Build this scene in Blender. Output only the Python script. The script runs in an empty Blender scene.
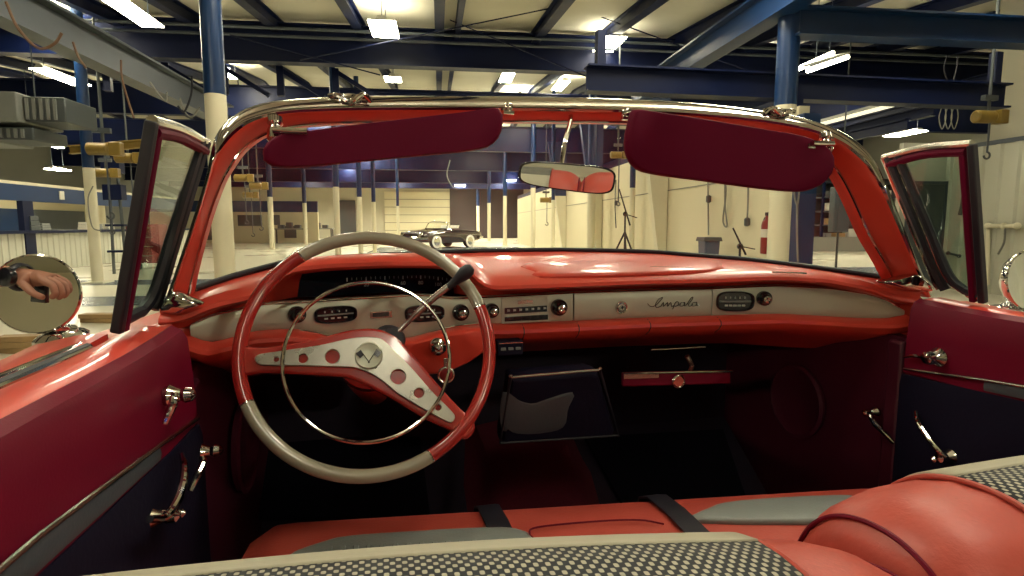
import bpy, bmesh, math, random
from mathutils import Vector, Matrix
V = Vector
rad = math.radians
random.seed(7)
sc = bpy.context.scene
col = sc.collection

# ------------------------------------------------------------------ camera
CAM = V((-0.40, 0.0, 1.13))
YAW, PIT, FPX = rad(13.2), rad(6.3), 570.0
F = V((math.sin(YAW) * math.cos(PIT), math.cos(YAW) * math.cos(PIT), -math.sin(PIT)))
R = V((math.cos(YAW), -math.sin(YAW), 0))
U = R.cross(F)
cd = bpy.data.cameras.new('camera')
cd.sensor_width = 36.0
cd.lens = FPX / 1024 * 36.0
cd.clip_start = 0.02
cd.clip_end = 300
cam = bpy.data.objects.new('camera', cd)
col.objects.link(cam)
M3 = Matrix((R, U, -F)).transposed()
cam.matrix_world = Matrix.Translation(CAM) @ M3.to_4x4()
sc.camera = cam


def ray(px, py):
    return F + R * ((px - 512) / FPX) + U * ((288 - py) / FPX)


def P(px, py, Y=None, X=None, Z=None, d=None, f=None):
    """the place in the world seen at a point of the photograph, on the plane given (f: the upright surface Y = f(X))"""
    r = ray(px, py)
    if f is not None:
        y = f(0.0)
        for _ in range(60):
            x = CAM.x + r.x * y / r.y
            y = 0.5 * y + 0.5 * f(x)
        return CAM + r * (y / r.y)
    if Y is not None:
        return CAM + r * ((Y - CAM.y) / r.y)
    if X is not None:
        return CAM + r * ((X - CAM.x) / r.x)
    if Z is not None:
        return CAM + r * ((Z - CAM.z) / r.z)
    return CAM + r * d


# the hall stands six degrees askew of the car
BF = V((math.sin(rad(6.0)), math.cos(rad(6.0)), 0))
BR = V((math.cos(rad(6.0)), -math.sin(rad(6.0)), 0))
BROT = -rad(6.0)


def B(u, v, z):
    return V((CAM.x, CAM.y, 0)) + BR * u + BF * v + V((0, 0, z))


def PV(px, py, v):
    r = ray(px, py)
    return CAM + r * (v / r.dot(BF))


def PU(px, py, u):
    r = ray(px, py)
    return CAM + r * (u / r.dot(BR))


def uvz(p):
    q = p - V((CAM.x, CAM.y, 0))
    return q.dot(BR), q.dot(BF), p.z


def lerp(a, b, t):
    return a + (b - a) * t


def interp(xs, ys, x):
    if x <= xs[0]:
        return ys[0]
    for i in range(len(xs) - 1):
        if x <= xs[i + 1]:
            t = (x - xs[i]) / max(1e-9, xs[i + 1] - xs[i])
            return ys[i] + (ys[i + 1] - ys[i]) * t
    return ys[-1]


def smooth_path(pts, n=8, closed=False):
    """Catmull-Rom through the points"""
    pts = [V(p) for p in pts]
    out = []
    N = len(pts)
    segs = N if closed else N - 1
    for i in range(segs):
        if closed:
            p0, p1, p2, p3 = pts[(i - 1) % N], pts[i], pts[(i + 1) % N], pts[(i + 2) % N]
        else:
            p1, p2 = pts[i], pts[i + 1]
            p0 = pts[i - 1] if i > 0 else p1 * 2 - p2
            p3 = pts[i + 2] if i + 2 < N else p2 * 2 - p1
        for k in range(n):
            t = k / n
            out.append(0.5 * ((2 * p1) + (p2 - p0) * t + (2 * p0 - 5 * p1 + 4 * p2 - p3) * t * t + (3 * p1 - p0 - 3 * p2 + p3) * t ** 3))
    if not closed:
        out.append(pts[-1].copy())
    return out


def resample(pts, n):
    L = [0.0]
    for a, b in zip(pts, pts[1:]):
        L.append(L[-1] + (b - a).length)
    out = []
    for k in range(n):
        s = L[-1] * k / (n - 1)
        j = 0
        while j < len(L) - 2 and L[j + 1] < s:
            j += 1
        t = (s - L[j]) / max(1e-9, L[j + 1] - L[j])
        out.append(pts[j].lerp(pts[j + 1], min(1, max(0, t))))
    return out


# ------------------------------------------------------------------ materials
def mat(name, color, rough=0.5, metal=0.0, coat=0.0, spec=0.5, noise=0.0, nscale=20.0, bump=0.0, bscale=60.0, rnoise=0.0,
        emit=None, estr=0.0, coat_rough=0.05):
    m = bpy.data.materials.new(name)
    m.use_nodes = True
    nt = m.node_tree
    b = nt.nodes['Principled BSDF']
    b.inputs['Roughness'].default_value = rough
    b.inputs['Metallic'].default_value = metal
    b.inputs['Coat Weight'].default_value = coat
    b.inputs['Coat Roughness'].default_value = coat_rough
    b.inputs['Specular IOR Level'].default_value = spec
    c = (*color, 1.0)
    b.inputs['Base Color'].default_value = c
    tc = nt.nodes.new('ShaderNodeTexCoord')
    if noise or rnoise:
        n = nt.nodes.new('ShaderNodeTexNoise')
        n.inputs['Scale'].default_value = nscale
        n.inputs['Detail'].default_value = 5
        nt.links.new(tc.outputs['Object'], n.inputs['Vector'])
        if noise:
            mx = nt.nodes.new('ShaderNodeMix')
            mx.data_type = 'RGBA'
            mx.inputs['A'].default_value = tuple(x * (1 - noise) for x in color) + (1,)
            mx.inputs['B'].default_value = tuple(min(1, x * (1 + noise)) for x in color) + (1,)
            nt.links.new(n.outputs['Fac'], mx.inputs['Factor'])
            nt.links.new(mx.outputs['Result'], b.inputs['Base Color'])
        if rnoise:
            mr = nt.nodes.new('ShaderNodeMapRange')
            mr.inputs['To Min'].default_value = max(0.02, rough - rnoise)
            mr.inputs['To Max'].default_value = min(1, rough + rnoise)
            nt.links.new(n.outputs['Fac'], mr.inputs['Value'])
            nt.links.new(mr.outputs['Result'], b.inputs['Roughness'])
    if bump:
        n2 = nt.nodes.new('ShaderNodeTexNoise')
        n2.inputs['Scale'].default_value = bscale
        n2.inputs['Detail'].default_value = 4
        nt.links.new(tc.outputs['Object'], n2.inputs['Vector'])
        bp = nt.nodes.new('ShaderNodeBump')
        bp.inputs['Strength'].default_value = bump
        bp.inputs['Distance'].default_value = 0.002
        nt.links.new(n2.outputs['Fac'], bp.inputs['Height'])
        nt.links.new(bp.outputs['Normal'], b.inputs['Normal'])
    if emit:
        b.inputs['Emission Color'].default_value = (*emit, 1)
        b.inputs['Emission Strength'].default_value = estr
    return m


def glass_mat(name, tint, gloss_rough=0.0):
    m = bpy.data.materials.new(name)
    m.use_nodes = True
    nt = m.node_tree
    for n in list(nt.nodes):
        nt.nodes.remove(n)
    out = nt.nodes.new('ShaderNodeOutputMaterial')
    tr = nt.nodes.new('ShaderNodeBsdfTransparent')
    tr.inputs['Color'].default_value = (*tint, 1)
    gl = nt.nodes.new('ShaderNodeBsdfGlossy')
    gl.inputs['Roughness'].default_value = gloss_rough
    # thin pane: the same share is mirrored whichever side it is seen from
    ge = nt.nodes.new('ShaderNodeNewGeometry')
    dp = nt.nodes.new('ShaderNodeVectorMath')
    dp.operation = 'DOT_PRODUCT'
    nt.links.new(ge.outputs['Normal'], dp.inputs[0])
    nt.links.new(ge.outputs['Incoming'], dp.inputs[1])

    def mth(op, a, b=None):
        n = nt.nodes.new('ShaderNodeMath')
        n.operation = op
        for i, x in enumerate((a, b)):
            if isinstance(x, (int, float)):
                n.inputs[i].default_value = x
            elif x is not None:
                nt.links.new(x, n.inputs[i])
        return n.outputs[0]
    k = mth('POWER', mth('SUBTRACT', 1.0, mth('ABSOLUTE', dp.outputs['Value'])), 5.0)
    fac = mth('ADD', mth('MULTIPLY', k, 0.9), 0.045)
    mx = nt.nodes.new('ShaderNodeMixShader')
    nt.links.new(fac, mx.inputs['Fac'])
    nt.links.new(tr.outputs['BSDF'], mx.inputs[1])
    nt.links.new(gl.outputs['BSDF'], mx.inputs[2])
    nt.links.new(mx.outputs['Shader'], out.inputs['Surface'])
    return m


def woven_mat(name):
    """dark cloth with a staggered grid of pale woven dots"""
    m = mat(name, (0.02, 0.022, 0.03), rough=0.7)
    nt = m.node_tree
    b = nt.nodes['Principled BSDF']
    uv = nt.nodes.new('ShaderNodeUVMap')
    sep = nt.nodes.new('ShaderNodeSeparateXYZ')
    nt.links.new(uv.outputs['UV'], sep.inputs['Vector'])

    def math_(op, a, bv):
        n = nt.nodes.new('ShaderNodeMath')
        n.operation = op
        for i, x in enumerate((a, bv)):
            if x is None:
                continue
            if isinstance(x, (int, float)):
                n.inputs[i].default_value = x
            else:
                nt.links.new(x, n.inputs[i])
        return n.outputs[0]
    k = math.pi / 0.0042
    su = math_('SINE', math_('MULTIPLY', sep.outputs['X'], k), None)
    sv = math_('SINE', math_('MULTIPLY', sep.outputs['Y'], k * 0.8), None)
    pr = math_('MULTIPLY', su, sv)
    mr = nt.nodes.new('ShaderNodeMapRange')
    mr.interpolation_type = 'SMOOTHSTEP'
    mr.inputs['From Min'].default_value = 0.05
    mr.inputs['From Max'].default_value = 0.4
    nt.links.new(pr, mr.inputs['Value'])
    mx = nt.nodes.new('ShaderNodeMix')
    mx.data_type = 'RGBA'
    mx.inputs['A'].default_value = (0.012, 0.016, 0.022, 1)
    mx.inputs['B'].default_value = (0.42, 0.40, 0.31, 1)
    nt.links.new(mr.outputs['Result'], mx.inputs['Factor'])
    nt.links.new(mx.outputs['Result'], b.inputs['Base Color'])
    bp = nt.nodes.new('ShaderNodeBump')
    bp.inputs['Strength'].default_value = 0.4
    bp.inputs['Distance'].default_value = 0.001
    nt.links.new(mr.outputs['Result'], bp.inputs['Height'])
    nt.links.new(bp.outputs['Normal'], b.inputs['Normal'])
    return m


M = {}
M['red'] = mat('coral red paint', (0.60, 0.056, 0.034), 0.34, coat=0.3, spec=0.3, noise=0.04, nscale=3, rnoise=0.05)
M['redtrim'] = mat('red door vinyl', (0.14, 0.002, 0.018), 0.5, spec=0.2, noise=0.05, nscale=8, bump=0.1, bscale=300)  # shade of the upright door faces put into a darker red
M['leather'] = mat('coral red leather', (0.44, 0.066, 0.046), 0.42, noise=0.08, nscale=12, bump=0.25, bscale=180, rnoise=0.06)
M['visor'] = mat('crimson visor vinyl', (0.105, 0.0008, 0.020), 0.6, spec=0.12, noise=0.04, bump=0.1, bscale=300)  # shade of visors under overhead light put into the dark colour
M['wheelred'] = mat('red wheel plastic', (0.33, 0.016, 0.013), 0.2, coat=0.9, noise=0.03)
M['cream'] = mat('cream wheel plastic', (0.31, 0.29, 0.22), 0.25, coat=0.7, noise=0.04, nscale=10)
M['chrome'] = mat('chrome', (0.58, 0.57, 0.54), 0.07, 1.0, noise=0.03, rnoise=0.03)
M['plate'] = mat('brushed wheel plate', (0.42, 0.41, 0.36), 0.3, 0.85, noise=0.35, nscale=26, rnoise=0.1)
M['chromedull'] = mat('dull chrome', (0.5, 0.48, 0.43), 0.24, 1.0, noise=0.05, rnoise=0.05)
M['alu'] = mat('brushed aluminium fascia', (0.50, 0.52, 0.42), 0.42, 0.5, noise=0.06, nscale=14, rnoise=0.08)
M['silver'] = mat('silver vinyl', (0.42, 0.40, 0.30), 0.45, noise=0.05, bump=0.2, bscale=250)
M['greyvinyl'] = mat('grey vinyl', (0.20, 0.22, 0.21), 0.4, noise=0.06, bump=0.3, bscale=250)
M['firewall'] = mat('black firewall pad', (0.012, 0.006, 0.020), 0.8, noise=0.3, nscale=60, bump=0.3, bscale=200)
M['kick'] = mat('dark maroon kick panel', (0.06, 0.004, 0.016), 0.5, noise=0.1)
M['slate'] = mat('slate grey vinyl', (0.055, 0.066, 0.080), 0.5, noise=0.08, bump=0.2, bscale=250)
M['black'] = mat('black rubber', (0.008, 0.008, 0.016), 0.5, noise=0.1)
M['blackgloss'] = mat('black gloss', (0.010, 0.010, 0.014), 0.15, coat=0.5, noise=0.1)
M['blackvinyl'] = mat('black vinyl', (0.007, 0.006, 0.018), 0.65, spec=0.12, noise=0.1, bump=0.3, bscale=120)
M['gauge'] = mat('dark gauge face', (0.012, 0.018, 0.028), 0.12, coat=0.6, noise=0.2, nscale=30)
M['carpet'] = mat('crimson carpet', (0.10, 0.004, 0.018), 0.95, noise=0.3, nscale=90, bump=0.6, bscale=400)
M['mat'] = mat('black rubber mat', (0.005, 0.005, 0.010), 0.85, spec=0.1, noise=0.2, nscale=40)
M['mark'] = mat('pale gauge marking', (0.5, 0.52, 0.48), 0.5, noise=0.05)
M['woven'] = woven_mat('black and silver woven cloth')
M['mirror'] = mat('mirror glass', (0.85, 0.86, 0.84), 0.01, 1.0, noise=0.02)
M['glass'] = glass_mat('windshield glass', (0.93, 0.95, 0.94))
M['ventglass'] = glass_mat('tinted vent glass', (0.74, 0.82, 0.78))
M['skin'] = mat('skin', (0.30, 0.13, 0.085), 0.5, noise=0.1, nscale=40)
M['shirt'] = mat('dark shirt', (0.03, 0.035, 0.06), 0.9, noise=0.2, nscale=60)
M['jeans'] = mat('dark jeans', (0.03, 0.04, 0.09), 0.9, noise=0.2, nscale=60)
M['hair'] = mat('brown hair', (0.03, 0.018, 0.012), 0.6, noise=0.3, nscale=80)
# hall
M['floor'] = mat('polished concrete floor', (0.56, 0.53, 0.42), 0.28, noise=0.07, nscale=0.55, rnoise=0.03)
M['roof'] = mat('white roof insulation', (0.55, 0.53, 0.43), 0.8, noise=0.12, nscale=1.2, bump=0.3, bscale=6)
M['navy'] = mat('navy steel paint', (0.002, 0.006, 0.033), 0.45, spec=0.2, noise=0.25, nscale=2.5, rnoise=0.1)
M['blue'] = mat('blue steel paint', (0.004, 0.024, 0.085), 0.35, spec=0.4, noise=0.25, nscale=2.5, rnoise=0.1)
M['galv'] = mat('worn grey steel', (0.065, 0.078, 0.095), 0.38, metal=0.35, noise=0.4, nscale=3.0, rnoise=0.12)
M['whitepaint'] = mat('cream column paint', (0.62, 0.58, 0.43), 0.45, noise=0.06, nscale=2)
M['wallcream'] = mat('cream wall panel', (0.66, 0.60, 0.42), 0.6, noise=0.06, nscale=0.7)
M['ribbed'] = mat('pale ribbed steel', (0.46, 0.46, 0.38), 0.45, noise=0.06, nscale=0.8)
M['wallgrey'] = mat('grey wall', (0.22, 0.22, 0.19), 0.7, noise=0.1, nscale=0.6)
M['walldark'] = mat('dark brown wall', (0.045, 0.035, 0.035), 0.7, noise=0.2, nscale=0.6)
M['doorgrey'] = mat('dark grey door', (0.055, 0.065, 0.07), 0.5, noise=0.1)
M['yellow'] = mat('yellow hoist paint', (0.20, 0.13, 0.022), 0.4, noise=0.2, nscale=8)
M['wood'] = mat('plain wood', (0.30, 0.19, 0.08), 0.6, noise=0.3, nscale=9)
M['bluebin'] = mat('blue bin plastic', (0.05, 0.075, 0.13), 0.4, noise=0.1)
M['extred'] = mat('extinguisher red', (0.19, 0.012, 0.012), 0.3, noise=0.08)
M['label'] = mat('white label', (0.6, 0.58, 0.5), 0.6, noise=0.05)
M['cable'] = mat('brown cable', (0.12, 0.06, 0.03), 0.6, noise=0.2)
M['cablegrey'] = mat('grey cable', (0.18, 0.18, 0.16), 0.5, noise=0.2)
M['carblack'] = mat('black car paint', (0.006, 0.006, 0.009), 0.12, coat=1.0, noise=0.1)
M['tyre'] = mat('tyre rubber', (0.012, 0.012, 0.012), 0.7, noise=0.2)
M['white'] = mat('white rubber', (0.75, 0.73, 0.65), 0.5, noise=0.04)
M['greybox'] = mat('pale grey sheet metal', (0.20, 0.21, 0.20), 0.5, noise=0.1, nscale=3)
M['green'] = mat('dark green plastic', (0.02, 0.05, 0.04), 0.5, noise=0.1)
M['lamp'] = mat('lit fluorescent tube', (0.9, 0.9, 0.85), 0.5, noise=0.02, emit=(1.0, 0.93, 0.70), estr=36)
M['lampfar'] = mat('lit bright fluorescent tubes', (0.9, 0.9, 0.85), 0.5, noise=0.02, emit=(1.0, 0.92, 0.68), estr=140)
M['panelglow'] = mat('faint glow of roof panel', (0.8, 0.8, 0.7), 0.5, noise=0.02, emit=(1.0, 0.95, 0.68), estr=1.0)
M['fillend'] = mat('strong glow of added lamps', (0.9, 0.9, 0.85), 0.5, noise=0.02, emit=(1.0, 0.92, 0.66), estr=330)
M['fillnear'] = mat('soft glow of added lamps', (0.9, 0.9, 0.85), 0.5, noise=0.02, emit=(1.0, 0.93, 0.72), estr=26)
M['housing'] = mat('lamp housing', (0.5, 0.5, 0.45), 0.5, noise=0.05)


# ------------------------------------------------------------------ mesh builder
class MB:
    def __init__(s):
        s.v, s.f, s.mi, s.uv = [], [], [], []
        s.cur = 0

    def add(s, verts, faces, uvs=None):
        o = len(s.v)
        s.v += [V(p) for p in verts]
        s.uv += list(uvs) if uvs else [(0, 0)] * len(verts)
        for fc in faces:
            s.f.append(tuple(i + o for i in fc))
            s.mi.append(s.cur)
        return s

    def hull8(s, c):
        return s.add(c, [(0, 3, 2, 1), (4, 5, 6, 7), (0, 1, 5, 4), (1, 2, 6, 5), (2, 3, 7, 6), (3, 0, 4, 7)])

    def box(s, c, size, mx=None):
        c = V(c)
        h = V(size) * 0.5
        pts = [V((x, y, z)) for z in (-h.z, h.z) for (x, y) in ((-h.x, -h.y), (h.x, -h.y), (h.x, h.y), (-h.x, h.y))]
        if mx is not None:
            pts = [mx @ p for p in pts]
        return s.hull8([c + p for p in pts])

    def bb(s, u0, u1, v0, v1, z0, z1):
        return s.hull8([B(u, v, z) for z in (z0, z1) for (u, v) in ((u0, v0), (u1, v0), (u1, v1), (u0, v1))])

    def beam(s, a, b, w, h):
        a, b = V(a), V(b)
        d = (b - a).normalized()
        side = d.cross(V((0, 0, 1)))
        side = side.normalized() if side.length > 1e-4 else V((1, 0, 0))
        up = side.cross(d).normalized()
        return s.hull8([p + side * x * w / 2 + up * y * h / 2 for p in (a, b) for (x, y) in ((-1, -1), (1, -1), (1, 1), (-1, 1))])

    def ibeam(s, a, b, w, h, t=0.02):
        a, b = V(a), V(b)
        d = (b - a).normalized()
        side = d.cross(V((0, 0, 1))).normalized()
        up = side.cross(d).normalized()
        o = [(-w / 2, -h / 2), (w / 2, -h / 2), (w / 2, -h / 2 + t), (t / 2, -h / 2 + t), (t / 2, h / 2 - t), (w / 2, h / 2 - t), (w / 2, h / 2), (-w / 2, h / 2), (-w / 2, h / 2 - t), (-t / 2, h / 2 - t), (-t / 2, -h / 2 + t), (-w / 2, -h / 2 + t)]
        return s.loft([[p + side * x + up * y for (x, y) in o] for p in (a, b)])

    def loft(s, rings, closed=True, caps=True, uvs=None, loop=False):
        n = len(rings[0])
        verts = [p for r in rings for p in r]
        fs = []
        m = len(rings)
        for i in range(m if loop else m - 1):
            j = (i + 1) % m
            for k in range(n if closed else n - 1):
                k2 = (k + 1) % n
                fs.append((i * n + k, i * n + k2, j * n + k2, j * n + k))
        if caps and closed and not loop:
            fs.append(tuple(range(n - 1, -1, -1)))
            fs.append(tuple((m - 1) * n + k for k in range(n)))
        return s.add(verts, fs, uvs)

    def tube(s, pts, r, n=10, closed=False, caps=True, flat=1.0):
        pts = [V(p) for p in pts]
        N = len(pts)
        rs = r if isinstance(r, (list, tuple)) else [r] * N
        tg = []
        for i in range(N):
            a = pts[(i - 1) % N] if (closed or i > 0) else pts[i]
            b = pts[(i + 1) % N] if (closed or i < N - 1) else pts[i]
            tg.append((b - a).normalized())
        up = V((0, 0, 1)) if abs(tg[0].z) < 0.9 else V((0, 1, 0))
        nx = up.cross(tg[0]).normalized()
        rings = []
        for i in range(N):
            nx = (nx - tg[i] * nx.dot(tg[i])).normalized()
            ny = tg[i].cross(nx)
            rings.append([pts[i] + (nx * math.cos(a) + ny * math.sin(a) * flat) * rs[i] for a in [2 * math.pi * k / n for k in range(n)]])
        return s.loft(rings, True, caps, loop=closed)

    def cyl(s, a, b, r, n=16, r2=None):
        return s.tube([a, b], [r, r if r2 is None else r2], n)

    def lathe(s, prof, org, axis=(0, 0, 1), n=24):
        org, ax = V(org), V(axis).normalized()
        t = V((1, 0, 0)) if abs(ax.x) < 0.8 else V((0, 1, 0))
        e1 = (t - ax * t.dot(ax)).normalized()
        e2 = ax.cross(e1)
        rings = [[org + ax * h + (e1 * math.cos(2 * math.pi * k / n) + e2 * math.sin(2 * math.pi * k / n)) * max(r, 1e-4) for k in range(n)] for r, h in prof]
        return s.loft(rings)

    def ball(s, c, r, n=12, sc=(1, 1, 1), mx=None):
        c = V(c)
        rings = []
        for i in range(n // 2 + 1):
            th = math.pi * i / (n // 2)
            th = min(max(th, 0.02), math.pi - 0.02)
            rg = []
            for k in range(n):
                a = 2 * math.pi * k / n
                p = V((math.sin(th) * math.cos(a) * sc[0], math.sin(th) * math.sin(a) * sc[1], math.cos(th) * sc[2])) * r
                rg.append(c + (mx @ p if mx is not None else p))
            rings.append(rg)
        return s.loft(rings)

    def prism(s, outline, d):
        """outline of points, pushed along the vector d"""
        n = len(outline)
        d = V(d)
        return s.add([V(p) for p in outline] + [V(p) + d for p in outline],
                     [tuple(range(n - 1, -1, -1)), tuple(range(n, 2 * n))] + [(k, (k + 1) % n, n + (k + 1) % n, n + k) for k in range(n)])

    def pillow(s, outline, c, d, rim=0.25, steps=4):
        """a pad: outline rounded over at its edge, thickness along d on both sides"""
        outline = [V(p) for p in outline]
        c, d = V(c), V(d)
        rings = []
        for i in range(-steps, steps + 1):
            a = math.pi / 2 * i / steps
            k = 1 - rim * (1 - math.cos(a))
            rings.append([c + (p - c) * k + d * math.sin(a) for p in outline])
        return s.loft(rings)

    def rod(s, a, b, r):
        return s.tube([a, b], r, 6)


def root_loc(o):
    l = V((0, 0, 0))
    while o is not None:
        l += o.location
        o = o.parent
    return l


def build(name, mb, mats, parent=None, loc=None, sharp=32, bevel=0, subsurf=0, label=None):
    """one mesh object from the builder; its geometry is stored about its own or its thing's base"""
    me = bpy.data.meshes.new(name)
    base = root_loc(parent) if parent is not None else (V(loc) if loc is not None else V((0, 0, 0)))
    me.from_pydata([tuple(p - base) for p in mb.v], [], mb.f)
    if not isinstance(mats, (list, tuple)):
        mats = [mats]
    for m in mats:
        me.materials.append(M[m] if isinstance(m, str) else m)
    me.polygons.foreach_set('material_index', mb.mi)
    uvl = me.uv_layers.new(name='UVMap')
    for lp in me.loops:
        uvl.data[lp.index].uv = mb.uv[lp.vertex_index]
    bm = bmesh.new()
    bm.from_mesh(me)
    bmesh.ops.recalc_face_normals(bm, faces=bm.faces)
    bm.to_mesh(me)
    bm.free()
    me.polygons.foreach_set('use_smooth', [True] * len(me.polygons))
    me.set_sharp_from_angle(angle=rad(sharp))
    o = bpy.data.objects.new(name, me)
    col.objects.link(o)
    if parent is not None:
        o.parent = parent
    else:
        o.location = base
    if bevel:
        md = o.modifiers.new('bevel', 'BEVEL')
        md.width = bevel
        md.segments = 3
        md.limit_method = 'ANGLE'
        md.angle_limit = rad(40)
    if subsurf:
        md = o.modifiers.new('sub', 'SUBSURF')
        md.levels = md.render_levels = subsurf
    if label:
        o['label'] = label
    return o


def thing(name, loc, label, cat, group=None):
    o = bpy.data.objects.new(name, None)
    o.empty_display_size = 0.1
    col.objects.link(o)
    o.location = loc
    return tag(o, label, cat, group)


def tag(o, label, cat, group=None):
    o['label'] = label
    o['category'] = cat
    if group:
        o['group'] = group
    return o


def single(name, mb, mats, label, cat, group=None, **kw):
    lo = V((min(p.x for p in mb.v), min(p.y for p in mb.v), min(p.z for p in mb.v)))
    hi = V((max(p.x for p in mb.v), max(p.y for p in mb.v), max(p.z for p in mb.v)))
    o = build(name, mb, mats, loc=((lo.x + hi.x) / 2, (lo.y + hi.y) / 2, lo.z), **kw)
    return tag(o, label, cat, group)


def struct(name, mb, mats, parent=None, **kw):
    o = build(name, mb, mats, parent=parent, **kw)
    if parent is None:
        o['kind'] = 'structure'
    return o


def copy_tree(o, loc=None, rotz=None, label=None, group=None, parent=None):
    c = o.copy()
    col.objects.link(c)
    if parent is not None:
        c.parent = parent
    for ch in list(o.children):
        if ch.name in col.objects:
            copy_tree(ch, parent=c)
    if loc is not None:
        c.location = loc
    if rotz is not None:
        c.rotation_euler = (0, 0, rotz)
    if label:
        c['label'] = label
    if group:
        c['group'] = group
    return c


def curve_mesh(name, splines, e1, e2, nrm, org, depth, m, parent, bevel=0.0, label=None):
    """flat plate with holes: 2D outlines filled and given depth"""
    cu = bpy.data.curves.new('plate', 'CURVE')
    cu.dimensions = '2D'
    cu.fill_mode = 'BOTH'
    cu.extrude = depth / 2
    cu.bevel_depth = bevel
    cu.bevel_resolution = 2
    for sp in splines:
        s = cu.splines.new('POLY')
        s.points.add(len(sp) - 1)
        for i, (a, b) in enumerate(sp):
            s.points[i].co = (a, b, 0, 1)
        s.use_cyclic_u = True
    return _curve_obj(name, cu, e1, e2, nrm, org, m, parent, label)


def _curve_obj(name, cu, e1, e2, nrm, org, m, parent, label=None):
    t = bpy.data.objects.new('tmp', cu)
    col.objects.link(t)
    dg = bpy.context.evaluated_depsgraph_get()
    me = bpy.data.meshes.new_from_object(t.evaluated_get(dg))
    bpy.data.objects.remove(t)
    bpy.data.curves.remove(cu)
    mx = Matrix((e1, e2, nrm)).transposed().to_4x4()
    me.transform(Matrix.Translation(V(org) - root_loc(parent)) @ mx)
    me.name = name
    me.materials.clear()
    me.materials.append(M[m])
    o = bpy.data.objects.new(name, me)
    col.objects.link(o)
    o.parent = parent
    if label:
        o['label'] = label
    return o


def text_mesh(name, txt, size, e1, e2, nrm, org, m, parent, depth=0.0006, shear=0.0, space=1.0):
    cu = bpy.data.curves.new('txt', 'FONT')
    cu.body = txt
    cu.size = size
    cu.extrude = depth
    cu.shear = shear
    cu.align_x = 'CENTER'
    cu.align_y = 'CENTER'
    cu.space_character = space
    return _curve_obj(name, cu, e1, e2, nrm, org, m, parent)

# ================================================================== THE CAR
car = thing('convertible_car', (0, 1.0, 0), 'red open convertible whose dashboard, wheel and bench seat fill the view', 'car')
PX, PYD = V((1, 0, 0)), V((0, 1, 0))


def Yf(X):       # dash face in plan
    return 1.20 - 0.17 * min(1.15, abs(X) / 0.72) ** 3


def Yb(X):       # brow edge
    return Yf(X) - 0.045


def Yc(X):       # foot of the windshield
    return 1.50 - 0.46 * (abs(X) / 0.74) ** 2.4


def track(pts, f):
    q = sorted([(p.x, p.z) for p in (P(a, b, f=f) for a, b in pts)])
    return [a for a, _ in q], [b for _, b in q]


def tz(tr, X):
    # smoothed look-up
    return sum(interp(tr[0], tr[1], X + k * 0.012) for k in (-1, 0, 1)) / 3


gasket = track([(186, 294), (230, 279), (285, 264), (341, 259), (410, 255), (480, 252), (560, 251), (650, 253), (750, 261), (800, 267), (860, 275), (902, 281)], Yc)
brow = track([(188, 322), (196, 316), (215, 309), (242, 303), (262, 298), (272, 287), (288, 274), (320, 270), (380, 267), (440, 267), (466, 271), (476, 281), (484, 289), (496, 291), (575, 288), (650, 285), (710, 284), (780, 281), (830, 284), (870, 292), (906, 304)], Yb)
siltop = track([(191, 327), (196, 321), (206, 316), (242, 308), (263, 303), (309, 301), (370, 297), (424, 294), (445, 297), (453, 298), (500, 296), (574, 292), (710, 288), (780, 285), (830, 288), (870, 294), (894, 303), (903, 312)], Yf)
silbot = track([(191, 332), (197, 342), (206, 344), (232, 338), (255, 331), (297, 329), (320, 333), (336, 338), (360, 341), (403, 340), (424, 334), (453, 326), (478, 323), (500, 324), (575, 321), (710, 316), (780, 314), (850, 318), (890, 319), (903, 314)], Yf)

Xs = [-0.735 + 1.47 * i / 110 for i in range(111)]
hood_lo, hood_hi = -0.60, -0.195


def hoodness(X):
    return max(0, min(1, (X - hood_lo) / 0.05)) * max(0, min(1, (hood_hi - X) / 0.05))


top = MB()
rings = []
for X in Xs:
    zg, zb = tz(gasket, X), tz(brow, X)
    yc, yb = max(Yc(X), Yb(X) + 0.03), Yb(X)
    zs = tz(siltop, X)
    h = hoodness(X)
    row = [V((X, yc, zg))]
    for t, lift in ((0.3, 0.006), (0.6, 0.012), (0.85, 0.013)):
        row.append(V((X, lerp(yc, yb, t), lerp(zg, zb + 0.012, t) + lift * (0.6 + 0.4 * h))))
    row += [V((X, yb + 0.012, zb + 0.016)), V((X, yb + 0.003, zb + 0.010)), V((X, yb, zb + 0.003)), V((X, yb + 0.006, zb - 0.001)),
            V((X, Yf(X) + 0.012 + 0.05 * h, max(zb - 0.004, zs + 0.001))), V((X, Yf(X) + 0.02 + 0.10 * h, zs - 0.002))]
    rings.append(row)
top.loft(rings, closed=False, caps=False)
dash = build('dashboard', top, 'red', car, label='coral red padded dashboard top')

low = MB()
rings = []
for X in Xs:
    z = tz(silbot, X)
    y = Yf(X)
    rings.append([V((X, y + a, z + b)) for a, b in ((0.03, 0.004), (0.008, 0.003), (-0.018, -0.003), (-0.028, -0.010), (-0.029, -0.017), (-0.020, -0.028), (-0.004, -0.038), (0.05, -0.058), (0.14, -0.085), (0.20, -0.11))])
low.loft(rings, closed=False, caps=False)
build('lower_pad', low, 'red', dash)


def fascia(name, x0, x1, m, bulge=0.004, n=60, inset=0.0):
    mb = MB()
    rr = []
    for i in range(n + 1):
        X = lerp(x0, x1, i / n)
        zt, zb = tz(siltop, X) - inset, tz(silbot, X) + inset
        if zt - zb < 0.002:
            zt = zb + 0.002
        y = Yf(X)
        row = [V((X, y + 0.02, zt))]
        for t in (0, 0.04, 0.1, 0.3, 0.5, 0.7, 0.9, 0.96, 1):
            row.append(V((X, y - bulge * (1 - (2 * t - 1) ** 6), lerp(zt, zb, t))))
        row.append(V((X, y + 0.02, zb)))
        rr.append(row)
    mb.loft(rr)
    return build(name, mb, m, dash)


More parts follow.
